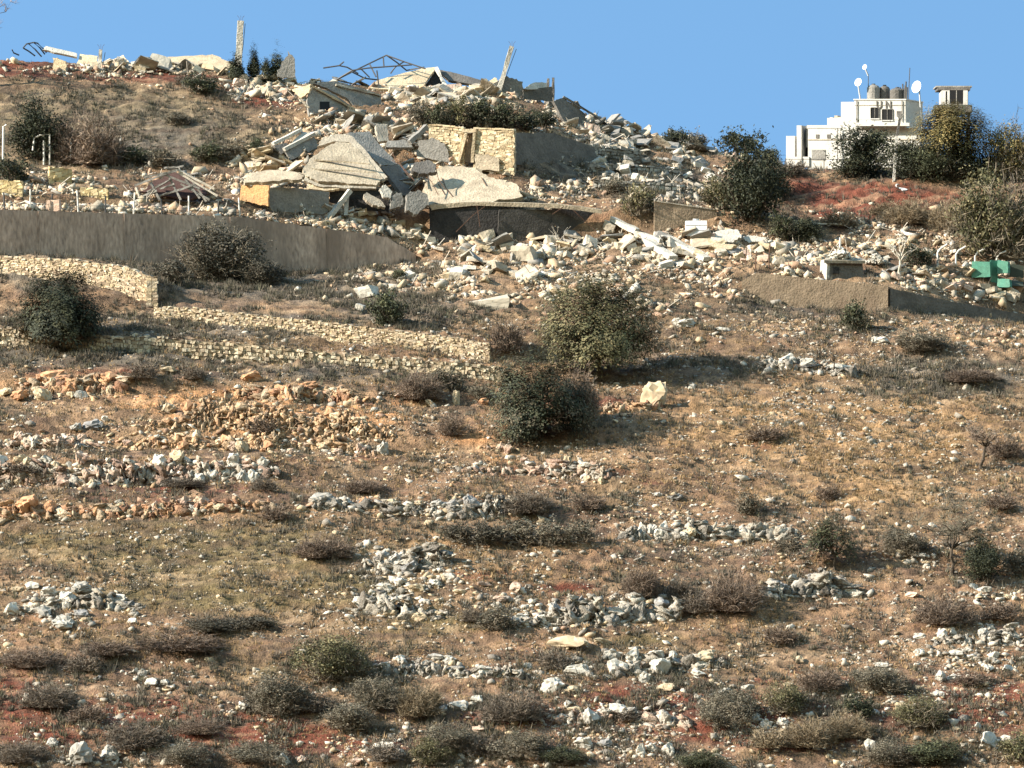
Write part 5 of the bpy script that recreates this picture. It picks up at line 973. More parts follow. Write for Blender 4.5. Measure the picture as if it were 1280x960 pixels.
# crest: columns
def column(u0, v0, u1, v1, wpx, label, seed):
    g = ground(u0, v0); Y = g.y; root = root_at('concrete_column', label, 'column', g); a = P(u0, v0 + 6, Y); b = P(u1, v1, Y)
    beam('shaft', a, b, wpx / F * Y, wpx / F * Y * .8, M_conc['white'], root, .05, seed, 7)
    for k in range(3): rod('rebar', [b + Vector((.12 * (k - 1), 0, -.1)), b + Vector((.2 * (k - 1), 0.1, .35)), b + Vector((.4 * (k - 1), 0.1, .6))], .02, M_rust, root, 4)
    rod('rebar', [a.lerp(b, .2) + Vector((.3, 0, 0)), a.lerp(b, .6) + Vector((.45, 0, 0)), b + Vector((.5, 0, -.3))], .045, M_iron, root, 4)
    return root
column(297, 88, 301, 26, 8, 'tall white square column leaning slightly on the left of the crest', 1)
column(622, 112, 640, 58, 7, 'leaning broken concrete pillar with a dark edge in the middle of the crest', 2)
column(123, 90, 126, 62, 4, 'short pale concrete post standing in the rubble at left of the crest', 3)
for u, t, lab in ((684, 98, 'left one of the pair of dark burnt posts on the crest'), (691, 97, 'right one of the pair of dark burnt posts on the crest')):
    g = ground(u, 128); tag(beam('burnt_post', P(u, 130, g.y), P(u + 1, t, g.y), .28, .3, M_conc['dark'], None, .06, int(u)), lab, 'post')

# crest left: slabs
Y = Yat(230, 86) + .3
tag(poly_slab('roof_slab', [P(186, 82, Y - 1), P(205, 73, Y + 2), P(250, 72, Y + 3), P(268, 66, Y + 3), P(292, 76, Y + 1), P(284, 90, Y - 1)], .4, M_conc['cream'], jag=.12, seed=3), 'long flat cream slab lying on the crest left of the white column', 'slab')
Y = Yat(110, 82) + .2
tag(poly_slab('roof_slab', [P(96, 80, Y - .5), P(100, 68, Y + 1), P(122, 70, Y + 1), P(120, 82, Y - .5)], .4, M_conc['cream'], jag=.1, seed=4), 'small cream slab on the crest at the far left', 'slab')
tag(poly_slab('roof_slab', [P(54, 62, Y), P(58, 57, Y + .6), P(96, 67, Y + .6), P(96, 71, Y)], .25, M_conc['white'], jag=.08, seed=5), 'thin whitish slab lying beside the twisted metal frame on the crest', 'slab')
Y = Yat(74, 88)
tag(poly_slab('wall_fragment', [P(66, 90, Y), P(67, 72, Y), P(82, 76, Y - .3), P(82, 92, Y - .3)], .35, M_conc['cream'], jag=.08, seed=6), 'small cream wall fragment on the crest at the far left', 'wall')
g = ground(45, 72); root = root_at('scrap_frame', 'twisted dark metal frame loops on the far left of the crest', 'frame', g); Y = g.y
for q in ([(29, 60), (33, 55), (42, 53), (50, 60), (56, 68)], [(35, 54), (44, 62), (52, 71)], [(29, 60), (36, 64), (44, 70)], [(42, 53), (47, 54), (54, 61), (58, 66)], [(15, 62), (17, 66), (24, 69)]):
    rod('frame_bar', [P(a, b, Y + .2 * i) for i, (a, b) in enumerate(q)], .09, M_iron, root)

# grey gabled ruin
Y0 = Yat(400, 148) + .5
gp = lambda u, v: P(u, v, Y0 + (u - 387) * 0.045 + (148 - v) * 0.03)
root = root_at('ruined_house', 'grey gabled ruin with one dark square window under its fallen roof', 'house', P(415, 146, Y0))
poly_slab('gable_wall', [gp(386, 146), gp(384, 125), gp(388, 110), gp(410, 113), gp(430, 126), gp(456, 147)], .3, M_conc['grey'], root, jag=.05, seed=1)  # shade put into the grey front, sunlight into the cream side and edges
wq = lambda u, v: gp(u, v) + Vector((0, -.06, 0))
poly_slab('window', [wq(400, 139), wq(400, 127), wq(412, 127), wq(412, 139)], .1, M_glass, root, seg=1)
poly_slab('window_frame', [wq(399, 140.5), wq(399, 139.2), wq(413, 139.2), wq(413, 140.5)], .14, M_conc['grey'], root, seg=1)
rp = lambda u, v: P(u, v, Y0 + 1.2 + (u - 387) * 0.05 + (148 - v) * 0.05)
poly_slab('roof_slab', [rp(392, 104), rp(420, 101), rp(450, 110), rp(476, 118), rp(478, 146), rp(456, 146), rp(432, 122), rp(408, 110)], .4, M_conc['grey'], root, jag=.06, seed=2)
beam('roof_edge', gp(389, 107) + Vector((0, -.15, 0)), gp(456, 144) + Vector((0, -.15, 0)), .3, .22, M_conc['cream'], root, .05, 3, 8)
beam('roof_edge', rp(420, 106) + Vector((0, -.2, 0)), rp(476, 119) + Vector((0, -.2, 0)), .25, .18, M_conc['pale'], root, .05, 4, 8)
poly_slab('side_wall', [P(364, 112, Y0 + 1.5), P(388, 105, Y0 + .4), P(386, 116, Y0 + .3), P(376, 123, Y0 + .8)], .35, M_conc['cream'], root, jag=.06, seed=5)
beam('roof_edge', P(376, 124, Y0 - .2), P(386, 135, Y0 - .3), .3, .25, M_conc['pale'], root, .04, 6)
tag(poly_slab('wall_fragment', [P(346, 96, Y0 + 4), P(352, 80, Y0 + 4), P(360, 64, Y0 + 4.5), P(368, 76, Y0 + 4.5), P(370, 97, Y0 + 4)], .3, M_conc['grey'], jag=.1, seed=8), 'grey wall fragment standing behind the crest conifers', 'wall')

# iron roof frame
Yt = Yat(470, 112) + 1; root = root_at('roof_frame', 'bare dark iron hip roof frame standing on the crest', 'roof frame', P(470, 112, Yt))
tp = lambda u, v, d=0: P(u, v, Yt + d)
for q in ([(420, 100, 0), (450, 85, 1), (479, 71, 2)], [(483, 69, 2), (505, 77, 1), (532, 86, 0)], [(479, 71, 2), (483, 69, 2)], [(420, 100, 0), (440, 88, -1), (460, 85, -1), (515, 81, -1)], [(483, 69, 2), (496, 78, 4), (508, 88, 5)], [(479, 71, 2), (480, 84, 1)], [(505, 77, 1), (494, 84, 0), (488, 92, 0)], [(450, 85, 1), (462, 97, 1)], [(462, 80, 1), (470, 96, 0)], [(471, 88, -1), (473, 104, -1), (474, 122, -1)], [(440, 90, 0), (456, 98, 1), (474, 100, 2)], [(404, 85, 1), (424, 82, 1), (434, 84, 1), (448, 92, 1)], [(424, 82, 1), (430, 77, 1)], [(508, 88, 5), (530, 84, 2)], [(420, 100, 0), (438, 104, 0), (470, 112, 0)]):
    rod('roof_bar', [tp(*z) for z in q], .085, M_iron, root)

# cream fallen roof
Yc = Yat(520, 112) + .6; root = root_at('fallen_roof', 'cream sloping fallen roof with a dark triangular opening on the crest', 'roof', P(520, 112, Yc))
cp = lambda u, v, d=0: P(u, v, Yc + d)
poly_slab('roof_slab', [cp(462, 112, -1), cp(470, 100, 1), cp(500, 91, 3), cp(530, 85, 5), cp(544, 85, 5.5), cp(528, 109, 0), cp(500, 112, -1)], .35, M_conc['cream'], root, jag=.07, seed=11)
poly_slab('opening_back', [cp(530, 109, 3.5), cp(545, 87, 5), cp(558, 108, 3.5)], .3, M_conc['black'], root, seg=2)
beam('roof_edge', cp(545, 85, 5), cp(557, 108, .5), .3, .3, M_conc['white'], root, .05, 12)
poly_slab('roof_slab', [cp(546, 86, 5.5), cp(570, 92, 5.2), cp(618, 104, 4), cp(617, 108, 3.6), cp(590, 105, 3.6), cp(560, 100, 4)], .35, M_conc['dark'], root, jag=.05, seed=13)
poly_slab('fallen_slab', [cp(575, 116, 0), cp(592, 105, 1.4), cp(606, 104, 1.6), cp(638, 114, 1), cp(638, 118, .4), cp(604, 109, .6)], .3, M_conc['pale'], root, jag=.06, seed=14)
poly_slab('fallen_slab', [cp(551, 118, -.4), cp(556, 106, .4), cp(576, 104, .8), cp(578, 118, -.2)], .35, M_conc['pink'], root, jag=.1, seed=15)
Yk = Yat(650, 124) + .5
root = root_at('ruined_house', 'roofless grey ruin walls between the leaning pillar and the burnt posts', 'house', P(660, 124, Yk)); kp = lambda u, v, d=0: P(u, v, Yk + d)
poly_slab('wall', [kp(616, 112), kp(618, 104), kp(634, 95, .5), kp(652, 102, 1), kp(658, 122, 1.2), kp(628, 118)], .3, M_conc['grey'], root, jag=.07, seed=21)
poly_slab('wall', [kp(654, 124, .8), kp(654, 112, .8), kp(690, 108, 2.4), kp(692, 126, 2.4)], .35, M_conc['dark'], root, jag=.05, seed=22)
poly_slab('roof_slab', [kp(654, 112, .5), kp(668, 102, 1.5), kp(682, 104, 2.8), kp(684, 111, 2.2)], .3, M_conc['white'], root, jag=.06, seed=23)
poly_slab('roof_slab', [kp(606, 104, .4), kp(620, 96, 1), kp(623, 102, .6), kp(613, 108, 0)], .3, M_conc['cream'], root, jag=.06, seed=24)
Yl = Yat(715, 160) + .5; lp = lambda u, v, d=0: P(u, v, Yl + d)
root = root_at('collapsed_house', 'dark roof slab leaning down the right side of the crest', 'house', P(715, 158, Yl))
poly_slab('roof_slab', [lp(692, 126, 1), lp(704, 122, 2), lp(732, 142, 3), lp(733, 160, 2.6), lp(708, 156, 1)], .4, M_conc['dark'], root, jag=.06, seed=25)
beam('roof_edge', lp(704, 121, 2), lp(748, 147, 3.4), .25, .2, M_conc['grey'], root, .04, 26)
rod('rebar', [lp(708, 122, 2), lp(728, 134, 2.6), lp(752, 152, 3.2)], .05, M_iron, root)
poly_slab('fallen_slab', [lp(730, 166, .4), lp(732, 152, 1), lp(748, 158, 1.6), lp(752, 168, .8)], .4, M_conc['pink'], root, jag=.1, seed=27)
poly_slab('fallen_slab', [lp(672, 166, -1), lp(690, 158, -.4), lp(730, 161, .4), lp(726, 166, .2), lp(690, 165, -.6)], .4, M_conc['pale'], root, jag=.08, seed=28)

# stone wall with the doorway
Ys = line_Y(24, 590) - .6; YSF = lambda u: Ys + .9 - (u - 535) * 0.022
TS = ((0.56, 0.45, 0.29), (0.50, 0.39, 0.25), (0.6, 0.5, 0.34), (0.48, 0.36, 0.22))
root = stone_wall('doorway_wall', 'pale stone house wall left standing with a leaning dark doorway', [(536, 156, 200), (576, 160, 204), (580, 161, 204)], YSF, dY=0, tones=TS, stone=(0.5, 0.3), ragged=.08, proud=.04)
w2 = stone_wall('wall_stub', 'x', [(592, 161, 206), (620, 162, 211), (643, 163, 214)], YSF, dY=0, tones=TS, stone=(0.5, 0.3), ragged=.08, proud=.04)
for ch in list(w2.children):
    ch.parent = root; ch.location = w2.location - root.location
bpy.data.objects.remove(w2)
sp = lambda u, v, d=0: P(u, v, YSF(u) + d)
poly_slab('door_leaf', [sp(578, 203, .15), sp(582, 167, .2), sp(592, 166, .2), sp(589, 203, .15)], .1, M_conc['brown'], root, seg=1)
beam('door_jamb', sp(573, 203, -.25), sp(583, 166, -.2), .35, .3, M_conc['cream'], root, .03, 31)
beam('door_jamb', sp(590, 203, -.22), sp(593, 165, -.2), .3, .3, M_conc['cream'], root, .03, 32)
beam('lintel', sp(578, 163.5, -.12), sp(596, 163.5, -.12), .5, .35, M_conc['cream'], root, .03, 33)
poly_slab('plaster_patch', [sp(521, 196, -.35), sp(523, 176, -.32), sp(543, 173, -.3), sp(556, 180, -.3), sp(560, 190, -.3), sp(562, 204, -.35)], .12, M_conc['grey'], root, jag=.08, seed=34)  # this grey patch paints the shade cast on the wall's lower left
poly_slab('plaster_patch', [sp(594, 210, -.35), sp(594, 192, -.3), sp(610, 194, -.3), sp(624, 198, -.3), sp(624, 214, -.35)], .12, M_conc['tan'], root, jag=.08, seed=35)
Yd = Ys + .8
tag(poly_slab('yard_wall', [P(645, 206, Yd - .6), P(643, 165, Yd - .6), P(690, 168, Yd + 4), P(745, 184, Yd + 7), P(748, 204, Yd + 7), P(700, 204, Yd + 4)], .5, M_conc['dark'], jag=.08, seed=36), 'dark grey yard wall running right from the doorway wall', 'wall')  # wall in shadow; the shade is put into its dark colour
for k, (a, b, c, d, lab) in enumerate(((716, 190, 800, 198, 'upper dark dry stone terrace wall on the stony ruin slope'), (735, 214, 850, 222, 'middle grey dry stone terrace wall on the stony ruin slope'), (742, 236, 846, 240, 'lowest grey dry stone terrace wall on the stony ruin slope'))):
    Ya = Yat(a, b) ; Yb = Yat(c, d)
    stone_wall('dry_stone_wall', lab, [(a, b - 12, b + 2), (c, d - 12, d + 2)], (lambda u, a=a, c=c, Ya=Ya, Yb=Yb: Ya + (u - a) / (c - a) * (Yb - Ya)), dY=0, tones=((.3, .275, .24), (.4, .37, .32), (.24, .22, .19)), stone=(.55, .4), ragged=.3, proud=.25, cap=False, gap=.03)
beam_root = None

# pancaked house
Yp = Yat(430, 262) - .2; pp = lambda u, v, d=0: P(u, v, Yp + d)
root = root_at('pancaked_house', 'pancaked pale concrete house with a ribbed sagging roof slab folded over its floors', 'house', pp(430, 262))
poly_slab('roof_slab', [pp(378, 212, 1), pp(390, 196, 2.5), pp(407, 184, 4), pp(420, 178, 5), pp(436, 178, 5), pp(450, 188, 4.4), pp(464, 205, 3), pp(478, 224, 1.6), pp(470, 231, .6), pp(440, 228, .2), pp(415, 225, 0), pp(398, 228, 0), pp(382, 220, .3)], .6, M_conc['tan'], root, jag=.06, seed=41)
for k, (a, b) in enumerate((((394, 200), (462, 205)), ((386, 211), (470, 216)))):
    da = 2.4 + (200 - a[1]) * .09; db = 2.4 + (200 - b[1]) * .09
    beam('slab_rib', pp(a[0], a[1], da - .12), pp(b[0], b[1], db - .12), .2, .16, M_conc['tan'], root, .03, 50 + k)
poly_slab('roof_edge', [pp(379, 213, .8), pp(384, 222, .1), pp(400, 229, -.2), pp(440, 230, 0), pp(470, 233, .4), pp(470, 237, .5), pp(430, 235, .1), pp(398, 234, -.1), pp(380, 226, .2)], .5, M_conc['pale'], root, jag=.05, seed=42)
poly_slab('roof_slab', [pp(398, 183, 4.6), pp(404, 172, 5.6), pp(424, 168, 6.2), pp(440, 171, 6), pp(456, 186, 4.6), pp(484, 222, 1.8), pp(478, 226, 1.4), pp(450, 190, 4.2), pp(436, 177, 5.2), pp(420, 176, 5.2)], .4, M_conc['pale'], root, jag=.05, seed=43)
fp = lambda u, v: P(u, v, Yp + 1.0 + (u - 432) * .05 + (240 - v) * .09)
poly_slab('floor_slab', [fp(434, 166), fp(462, 164), fp(470, 176), fp(497, 205), fp(476, 207)], .5, M_conc['grey'], root, jag=.05, seed=44)  # shaded face: its shade is put into the grey and dark slabs
poly_slab('floor_slab', [fp(476, 208), fp(497, 206), fp(508, 220), fp(524, 240), fp(520, 246), fp(504, 244)], .5, M_conc['dark'], root, jag=.06, seed=45)
poly_slab('floor_slab', [fp(470, 156), fp(484, 154), fp(486, 176), fp(472, 177)], .4, M_conc['pale'], root, jag=.06, seed=46)
poly_slab('cellar_back', [pp(412, 262, .5), pp(412, 232, .6), pp(486, 236, .6), pp(486, 264, .5)], .4, M_conc['black'], root, seg=2)  # black sheet painting the deep shade in the gap under the slabs
poly_slab('cellar_wall', [pp(337, 264, -3.4), pp(337, 235, -3.3), pp(372, 235, -2), pp(412, 240, -.5), pp(410, 268, -.6)], .35, M_conc['grey'], root, jag=.05, seed=47)
poly_slab('fallen_slab', [pp(384, 236, -.2), pp(386, 228, .3), pp(406, 231, .3), pp(424, 236, 0), pp(410, 238, -.3)], .3, M_conc['cream'], root, jag=.06, seed=48)
poly_slab('fallen_slab', [pp(454, 246, -.6), pp(458, 240, -.2), pp(478, 252, -.4), pp(482, 259, -.8), pp(466, 256, -1)], .4, M_conc['pale'], root, jag=.07, seed=49)
poly_slab('fallen_slab', [pp(475, 236, -.4), pp(482, 230, 0), pp(490, 240, -.2), pp(488, 248, -.6), pp(480, 246, -.7)], .5, M_conc['white'], root, jag=.06, seed=51)
poly_slab('fallen_slab', [pp(488, 262, -.8), pp(490, 244, -.4), pp(502, 240, 0), pp(505, 256, -.4)], .8, M_conc['grey'], root, jag=.1, seed=52)
poly_slab('fallen_slab', [pp(507, 262, -1.2), pp(509, 243, -.8), pp(522, 238, -.4), pp(534, 242, -.2), pp(536, 254, -.6), pp(520, 268, -1.2)], .9, M_conc['grey'], root, jag=.1, seed=53)
poly_slab('fallen_slab', [pp(514, 212, 2), pp(518, 203, 2.6), pp(536, 200, 3), pp(545, 206, 2.8), pp(544, 214, 2.2), pp(524, 217, 1.8)], .6, M_conc['dark'], root, jag=.08, seed=54)
poly_slab('fallen_slab', [pp(482, 184, 4.4), pp(484, 176, 5), pp(514, 174, 5.6), pp(515, 184, 5)], .4, M_conc['grey'], root, jag=.07, seed=55)
beam('fallen_beam', pp(512, 178, 5), pp(533, 158, 6.4), .5, .5, M_conc['grey'], root, .06, 56)
beam('support_pillar', pp(432, 270, -.8), pp(434, 244, .2), .4, .4, M_conc['white'], root, .05, 57)
for q in ([(487, 186), (494, 198), (506, 212), (518, 226)], [(490, 200), (500, 206), (512, 222)], [(530, 216), (540, 228), (548, 244)], [(545, 210), (548, 224), (556, 236)]):
    rod('rebar', [pp(a, b, 1.2 + (240 - b) * .05) for a, b in q], .05, M_rust, root, 4)
tag(beam('leaning_beam', pp(410, 274, -1.6), pp(438, 238, -.2), .5, .45, M_conc['white'], None, .04, 58), 'white concrete beam leaning diagonally against the pancaked house', 'beam')
Yb = Yat(372, 200) - .4; bp_ = lambda u, v, d=0: P(u, v, Yb + d)
root = root_at('slab_box', 'tilted grey slab box with white top edges on the upper left of the pancaked house', 'slab', bp_(370, 196))
poly_slab('slab_face', [bp_(356, 189, 0), bp_(364, 200, -.2), bp_(398, 184, 1.9), bp_(393, 170, 2.1)], .3, M_conc['grey'], root, jag=.04, seed=61)  # dark faces and white tops put shade and sunlight into the colours
beam('slab_edge', bp_(355, 187, 0), bp_(393, 167, 2.2), .5, .35, M_conc['white'], root, .03, 62)
poly_slab('slab_face', [bp_(342, 182, .2), bp_(352, 192, -.1), bp_(362, 186, .8), bp_(358, 178, 1)], .3, M_conc['dark'], root, jag=.04, seed=63)
beam('slab_edge', bp_(341, 180, .6), bp_(376, 162, 2.8), .6, .3, M_conc['white'], root, .03, 64)
poly_slab('slab_face', [bp_(362, 182, 1.2), bp_(378, 164, 3), bp_(388, 167, 2.6), bp_(370, 178, 1.4)], .25, M_conc['white'], root, jag=.04, seed=65)
# orange wall and its heap
Yo = Yat(318, 260) - .2
tag(poly_slab('painted_wall', [P(299, 250, Yo + .4), P(302, 232, Yo + .5), P(320, 231, Yo), P(336, 232, Yo - .5), P(335, 258, Yo - .6), P(316, 254, Yo)], .35, M_conc['orange'], jag=.06, seed=66), 'broken orange painted wall left of the pancaked house', 'wall')
tag(poly_slab('fallen_slab', [P(304, 231, Yo), P(310, 215, Yo + 1.5), P(350, 213, Yo + 2), P(380, 217, Yo + 1.5), P(378, 224, Yo + .6), P(340, 222, Yo)], .4, M_conc['tan'], jag=.15, seed=67), 'tan broken slab lying above the orange wall', 'slab')

# pale fallen floor slab and the dark cellar below it
Yf = line_Y(22, 640) - .6; sl = lambda u, v, d=0: P(u, v, Yf + d)
root = root_at('floor_slab', 'broad pale fallen floor slab covering the dark cellar', 'slab', sl(600, 256))
poly_slab('slab_top', [sl(536, 255, 0), sl(528, 238, 2), sl(538, 214, 4.6), sl(560, 206, 5.6), sl(590, 210, 5.2), sl(606, 219, 4.2), sl(646, 230, 2.8), sl(654, 246, 1), sl(600, 254, .1)], .5, M_conc['tan'], root, jag=.13, seed=71, seg=9)
poly_slab('slab_edge', [sl(535, 256, -.3), sl(590, 252, -.3), sl(700, 255, -.2), sl(752, 262, 0), sl(752, 267, 0), sl(700, 260, -.2), sl(590, 257, -.3), sl(540, 262, -.3)], .6, M_conc['tan'], root, jag=.05, seed=72)
for q in ([(552, 222), (558, 236), (566, 246)], [(548, 230), (556, 243)], [(602, 222), (608, 232)]): rod('rebar', [sl(a, b, (256 - b) * .11 - .15) for a, b in q], .045, M_rust, root, 4)
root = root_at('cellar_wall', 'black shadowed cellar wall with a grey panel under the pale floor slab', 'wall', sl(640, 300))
poly_slab('burnt_panel', [sl(537, 302, -.1), sl(537, 258, -.1), sl(624, 255, -.05), sl(624, 304, -.05)], .4, M_conc['black'], root, jag=.03, seed=73)  # dark pit under the slab, its shade painted as a black panel
poly_slab('wall_panel', [sl(622, 304, -.55), sl(624, 262, -.5), sl(690, 262, .6), sl(690, 304, .6)], .3, M_conc['painted_shade'], root, jag=.03, seed=74)
poly_slab('wall_panel', [sl(690, 300, .5), sl(690, 260, .5), sl(740, 262, 1.6), sl(757, 268, 1.9), sl(752, 288, 1.7), sl(724, 300, 1.2)], .3, M_conc['painted_shade'], root, jag=.05, seed=75)
for q in ([(570, 290), (590, 270), (606, 258)], [(596, 257), (598, 270), (600, 284)], [(716, 262), (744, 288), (752, 300)], [(705, 258), (690, 268)]): rod('rebar', [sl(a, b, -1.2) for a, b in q], .05, M_rust, root, 4)
tag(poly_slab('leaning_block', [P(638, 327, Yat(650, 330)), P(644, 309, Yat(650, 330) + .3), P(662, 312, Yat(650, 330) + 1.2), P(676, 326, Yat(650, 330) + 1.4), P(668, 331, Yat(650, 330) + .6)], 1.0, M_conc['grey'], jag=.06, seed=76), 'leaning grey concrete block with a lit left face below the cellar', 'block')

# right hand side: low wall, tank, beams, arches
Yw = Yat(858, 288) - .2
concrete_wall('garden_wall', 'low grey-brown garden wall with a pale coping left of the green bush', [(818, 252, 284), (860, 258, 288), (896, 263, 290)], lambda u: Yw + .3 + (u - 820) * .012, M_conc['brown'], dY=0, thick=.4, cap_m=M_conc['pale'], nseg=30)
g = ground(870, 294); c = Vector((g.x, g.y, g.z)); s = g.y / F
root = root_at('water_tank', 'white cube water tank standing at the foot of the low garden wall', 'water tank', c); mb = MB(); w_, h_ = 26 * s, 19 * s
vs = [(c.x + x * w_ / 2, c.y + y * w_ * .4 + x * -.35, c.z - .1 + z * h_) for x in (-1, 1) for z in (0, 1) for y in (-1, 1)]; mb.add(vs, BOXF); mb.build('tank_body', M_sheet, root, origin=c)
for z in (.33, .66): beam('tank_strap', Vector((c.x - w_ / 2 - .03, c.y - w_ * .4 + .32, c.z + z * h_)), Vector((c.x + w_ / 2 + .03, c.y - w_ * .4 - .38, c.z + z * h_)), .06, .08, M_pole, root, 0, 1)
mb = MB(); tube_v(mb, [c + Vector((0, 0, h_ - .1)), c + Vector((0, 0, h_ + .12))], [.35, .33], 10); mb.build('tank_lid', M_pole, root, origin=c)
for (a, b, w_, lab) in (((765, 274), (796, 288), .8, 'short pale beam at the upper end of the fallen beam pile'), ((808, 300), (842, 322), 1.0, 'lower pale fallen beam in the beam pile'), ((822, 292), (884, 322), 1.1, 'longest pale fallen beam crossing the beam pile'), ((795, 292), (826, 300), .6, 'broken end piece between the fallen beams')):
    A = ground(a[0], a[1] + 6); B = ground(b[0], b[1] + 6); tag(beam('fallen_beam', A + Vector((0, 0, .5)), B + Vector((0, -.4, .35)), w_, .55, M_conc['white'], None, .08, int(a[0])), lab, 'beam')
for i, (pts, lab) in enumerate((([(886, 302), (892, 290), (905, 287), (922, 287), (928, 296), (915, 303)], 'left curved white slab of the broken arches'), ([(928, 298), (935, 294), (958, 297), (960, 302), (935, 302)], 'middle flat piece of the broken arches'), ([(962, 305), (968, 302), (983, 306), (984, 312), (974, 312)], 'right piece of the broken arches'), ([(886, 308), (894, 304), (920, 306), (910, 312)], 'thin cream slab under the broken arches'))):
    Ya = Yat(sum(p[0] for p in pts) / len(pts), max(p[1] for p in pts) + 4); v0 = max(p[1] for p in pts)
    tag(poly_slab('arch_slab', [P(a, b, Ya + (v0 - b) * .09) for a, b in pts], .5, M_conc['white' if i < 3 else 'cream'], jag=.08, seed=80 + i), lab, 'slab')
for i, (u, v, h) in enumerate(((944, 340, 26), (961, 336, 30), (932, 330, 22))):
    g = ground(u, v); tag(rod('rebar_stub', [g + Vector((0, 0, -.3)), g + Vector((.05, 0, h / F * g.y * .6)), g + Vector((.15, 0, h / F * g.y))], .06, M_rust), ['bent rebar rising under the middle broken arch', 'tall bent rebar right of the broken arches', 'short bent rebar left under the broken arches'][i], 'rebar')
# bunker and dust heaps
g = ground(1045, 352); Yh = g.y + .6; hp = lambda u, v, d=0: P(u, v, Yh + d)
root = root_at('concrete_shelter', 'grey concrete shelter with a lit white left face above the brown rendered wall', 'shelter', hp(1050, 352))
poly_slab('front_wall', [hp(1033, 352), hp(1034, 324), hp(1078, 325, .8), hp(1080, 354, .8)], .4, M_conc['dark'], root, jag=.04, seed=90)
poly_slab('side_wall', [hp(1024, 349, 1.8), hp(1026, 325, 1.8), hp(1034, 324, -.05), hp(1033, 352, -.05)], .3, M_conc['white'], root, jag=.04, seed=91)  # sunlight is painted into the white side, shade into the dark front
poly_slab('opening', [hp(1041, 342, .1), hp(1041, 334, .1), hp(1049, 334, .25), hp(1049, 342, .25)], .12, M_conc['black'], root, seg=1, ext=(0, -.12, 0))
poly_slab('roof_slab', [hp(1030, 325, -.4), hp(1032, 322, 1.5), hp(1080, 323, 2), hp(1082, 326, .4)], .3, M_conc['pale'], root, jag=.05, seed=92)
def heap(u, v, wpx, hpx, Y, m, name, label, seed, spike=0):
    c = P(u, v, Y); s = Y / F; rnd = random.Random(seed); mb = MB()
    for i in range(46):
        B = LEDGE_B[rnd.randrange(10)]; q = rnd.gauss(0, .24); r_ = rnd.gauss(0, .2); hh = max(0, 1 - abs(q) * 2.1 - abs(r_)) ** 1.2; k = rnd.uniform(.25, .7) * min(1, wpx / 30)
        vs = (B[0] * np.array([k * 1.6, k * 1.3, k])) @ np.array(Matrix.Rotation(rnd.uniform(0, 6), 3, 'Z') @ Matrix.Rotation(rnd.gauss(0, .4), 3, 'X')).T + np.array([q * wpx * s, r_ * wpx * s * .8, hh * hpx * s * rnd.uniform(.2, .95)])
        mb.add([tuple(p) for p in vs], [tuple(f) for f in B[1]])
    o = mb.build(name, m, None); o.location = c; return tag(o, label, 'heap')
heap(1050, 323.5, 34, 17, Yh + .9, M_conc['white'], 'dust_heap', 'white dust heap with a thin stake on top of the concrete shelter', 1, spike=.35)
tag(rod('stake', [hp(1050.5, 318, 1.2), hp(1050, 308, 1.0), hp(1050.5, 297, 1.0)], .12, M_post), 'thin white stake rising from the dust heap on the concrete shelter', 'stake')
g = ground(1098, 330); heap(1096, 328, 26, 12, g.y, M_conc['white'], 'dust_heap', 'smaller white dust heap right of the concrete shelter', 2)
g = ground(1020, 284); tag(beam('fallen_pole', P(996, 279, g.y), P(1052, 280, g.y - .5), .14, .14, M_post, None, .01, 3), 'long white pole lying level above the dark bush near the dust heap', 'pole')
g = ground(1133, 232); tag(poly_slab('white_sheet', [P(1120, 232, g.y), P(1122, 229, g.y + 1), P(1144, 230, g.y + 1), P(1146, 235, g.y), P(1130, 239, g.y - .6)], .2, M_sheet, jag=.1, seed=95), 'crumpled white sheet lying at the foot of the street lamp', 'sheet')
# green metal sheets
g = ground(1226, 352); Yg = g.y
root = root_at('metal_shed', 'broken green metal shed of bent sheets at the right edge', 'shed', P(1226, 352, Yg))
q = lambda u, v, d=0: P(u, v, Yg + d)
poly_slab('metal_sheet', [q(1214, 347), q(1215, 327), q(1237, 327, -.6), q(1238, 346, -.6)], .9, M_green, root, jag=.02, seed=96)
poly_slab('metal_sheet', [q(1238, 352, .4), q(1238, 325, .4), q(1247, 325, .7), q(1247, 356, .7)], .1, M_green, root, jag=.02, seed=97)
poly_slab('metal_sheet', [q(1246, 342, 0), q(1247, 325, 0), q(1260, 327, -.4), q(1260, 341, -.4)], .9, M_green, root, jag=.02, seed=98)
poly_slab('metal_sheet', [q(1246, 359, -.5), q(1247, 348, -.4), q(1262, 349, -.9), q(1262, 359, -1)], .9, M_green, root, jag=.02, seed=99)
poly_slab('metal_sheet', [q(1260, 356, -.4), q(1261, 350, .4), q(1279, 352, .6), q(1279, 358, 0)], .12, M_dgreen, root, jag=.03, seed=100)
poly_slab('metal_sheet', [q(1262, 346, 1), q(1262, 330, 1), q(1280, 332, 1), q(1280, 348, 1)], .1, M_dgreen, root, jag=.02, seed=101)
for i, (u, lab) in enumerate(((1172, 'first from the left of the bent white fence posts near the green shed'), (1195, 'second from the left of the bent white fence posts near the green shed'), (1219, 'third from the left of the bent white fence posts, behind the green shed'), (1246, 'last bent white fence post at the right, behind the green shed'))):
    g = ground(u, 335 + i); Y = g.y + .6; tag(rod('fence_post', [P(u, 338 + i * 2, Y), P(u, 316 + i * 2, Y), P(u + 3, 311 + i * 2, Y), P(u + 12, 305 + i * 3, Y)], .11, M_post), lab, 'fence post', 'bent white fence posts near the green shed')
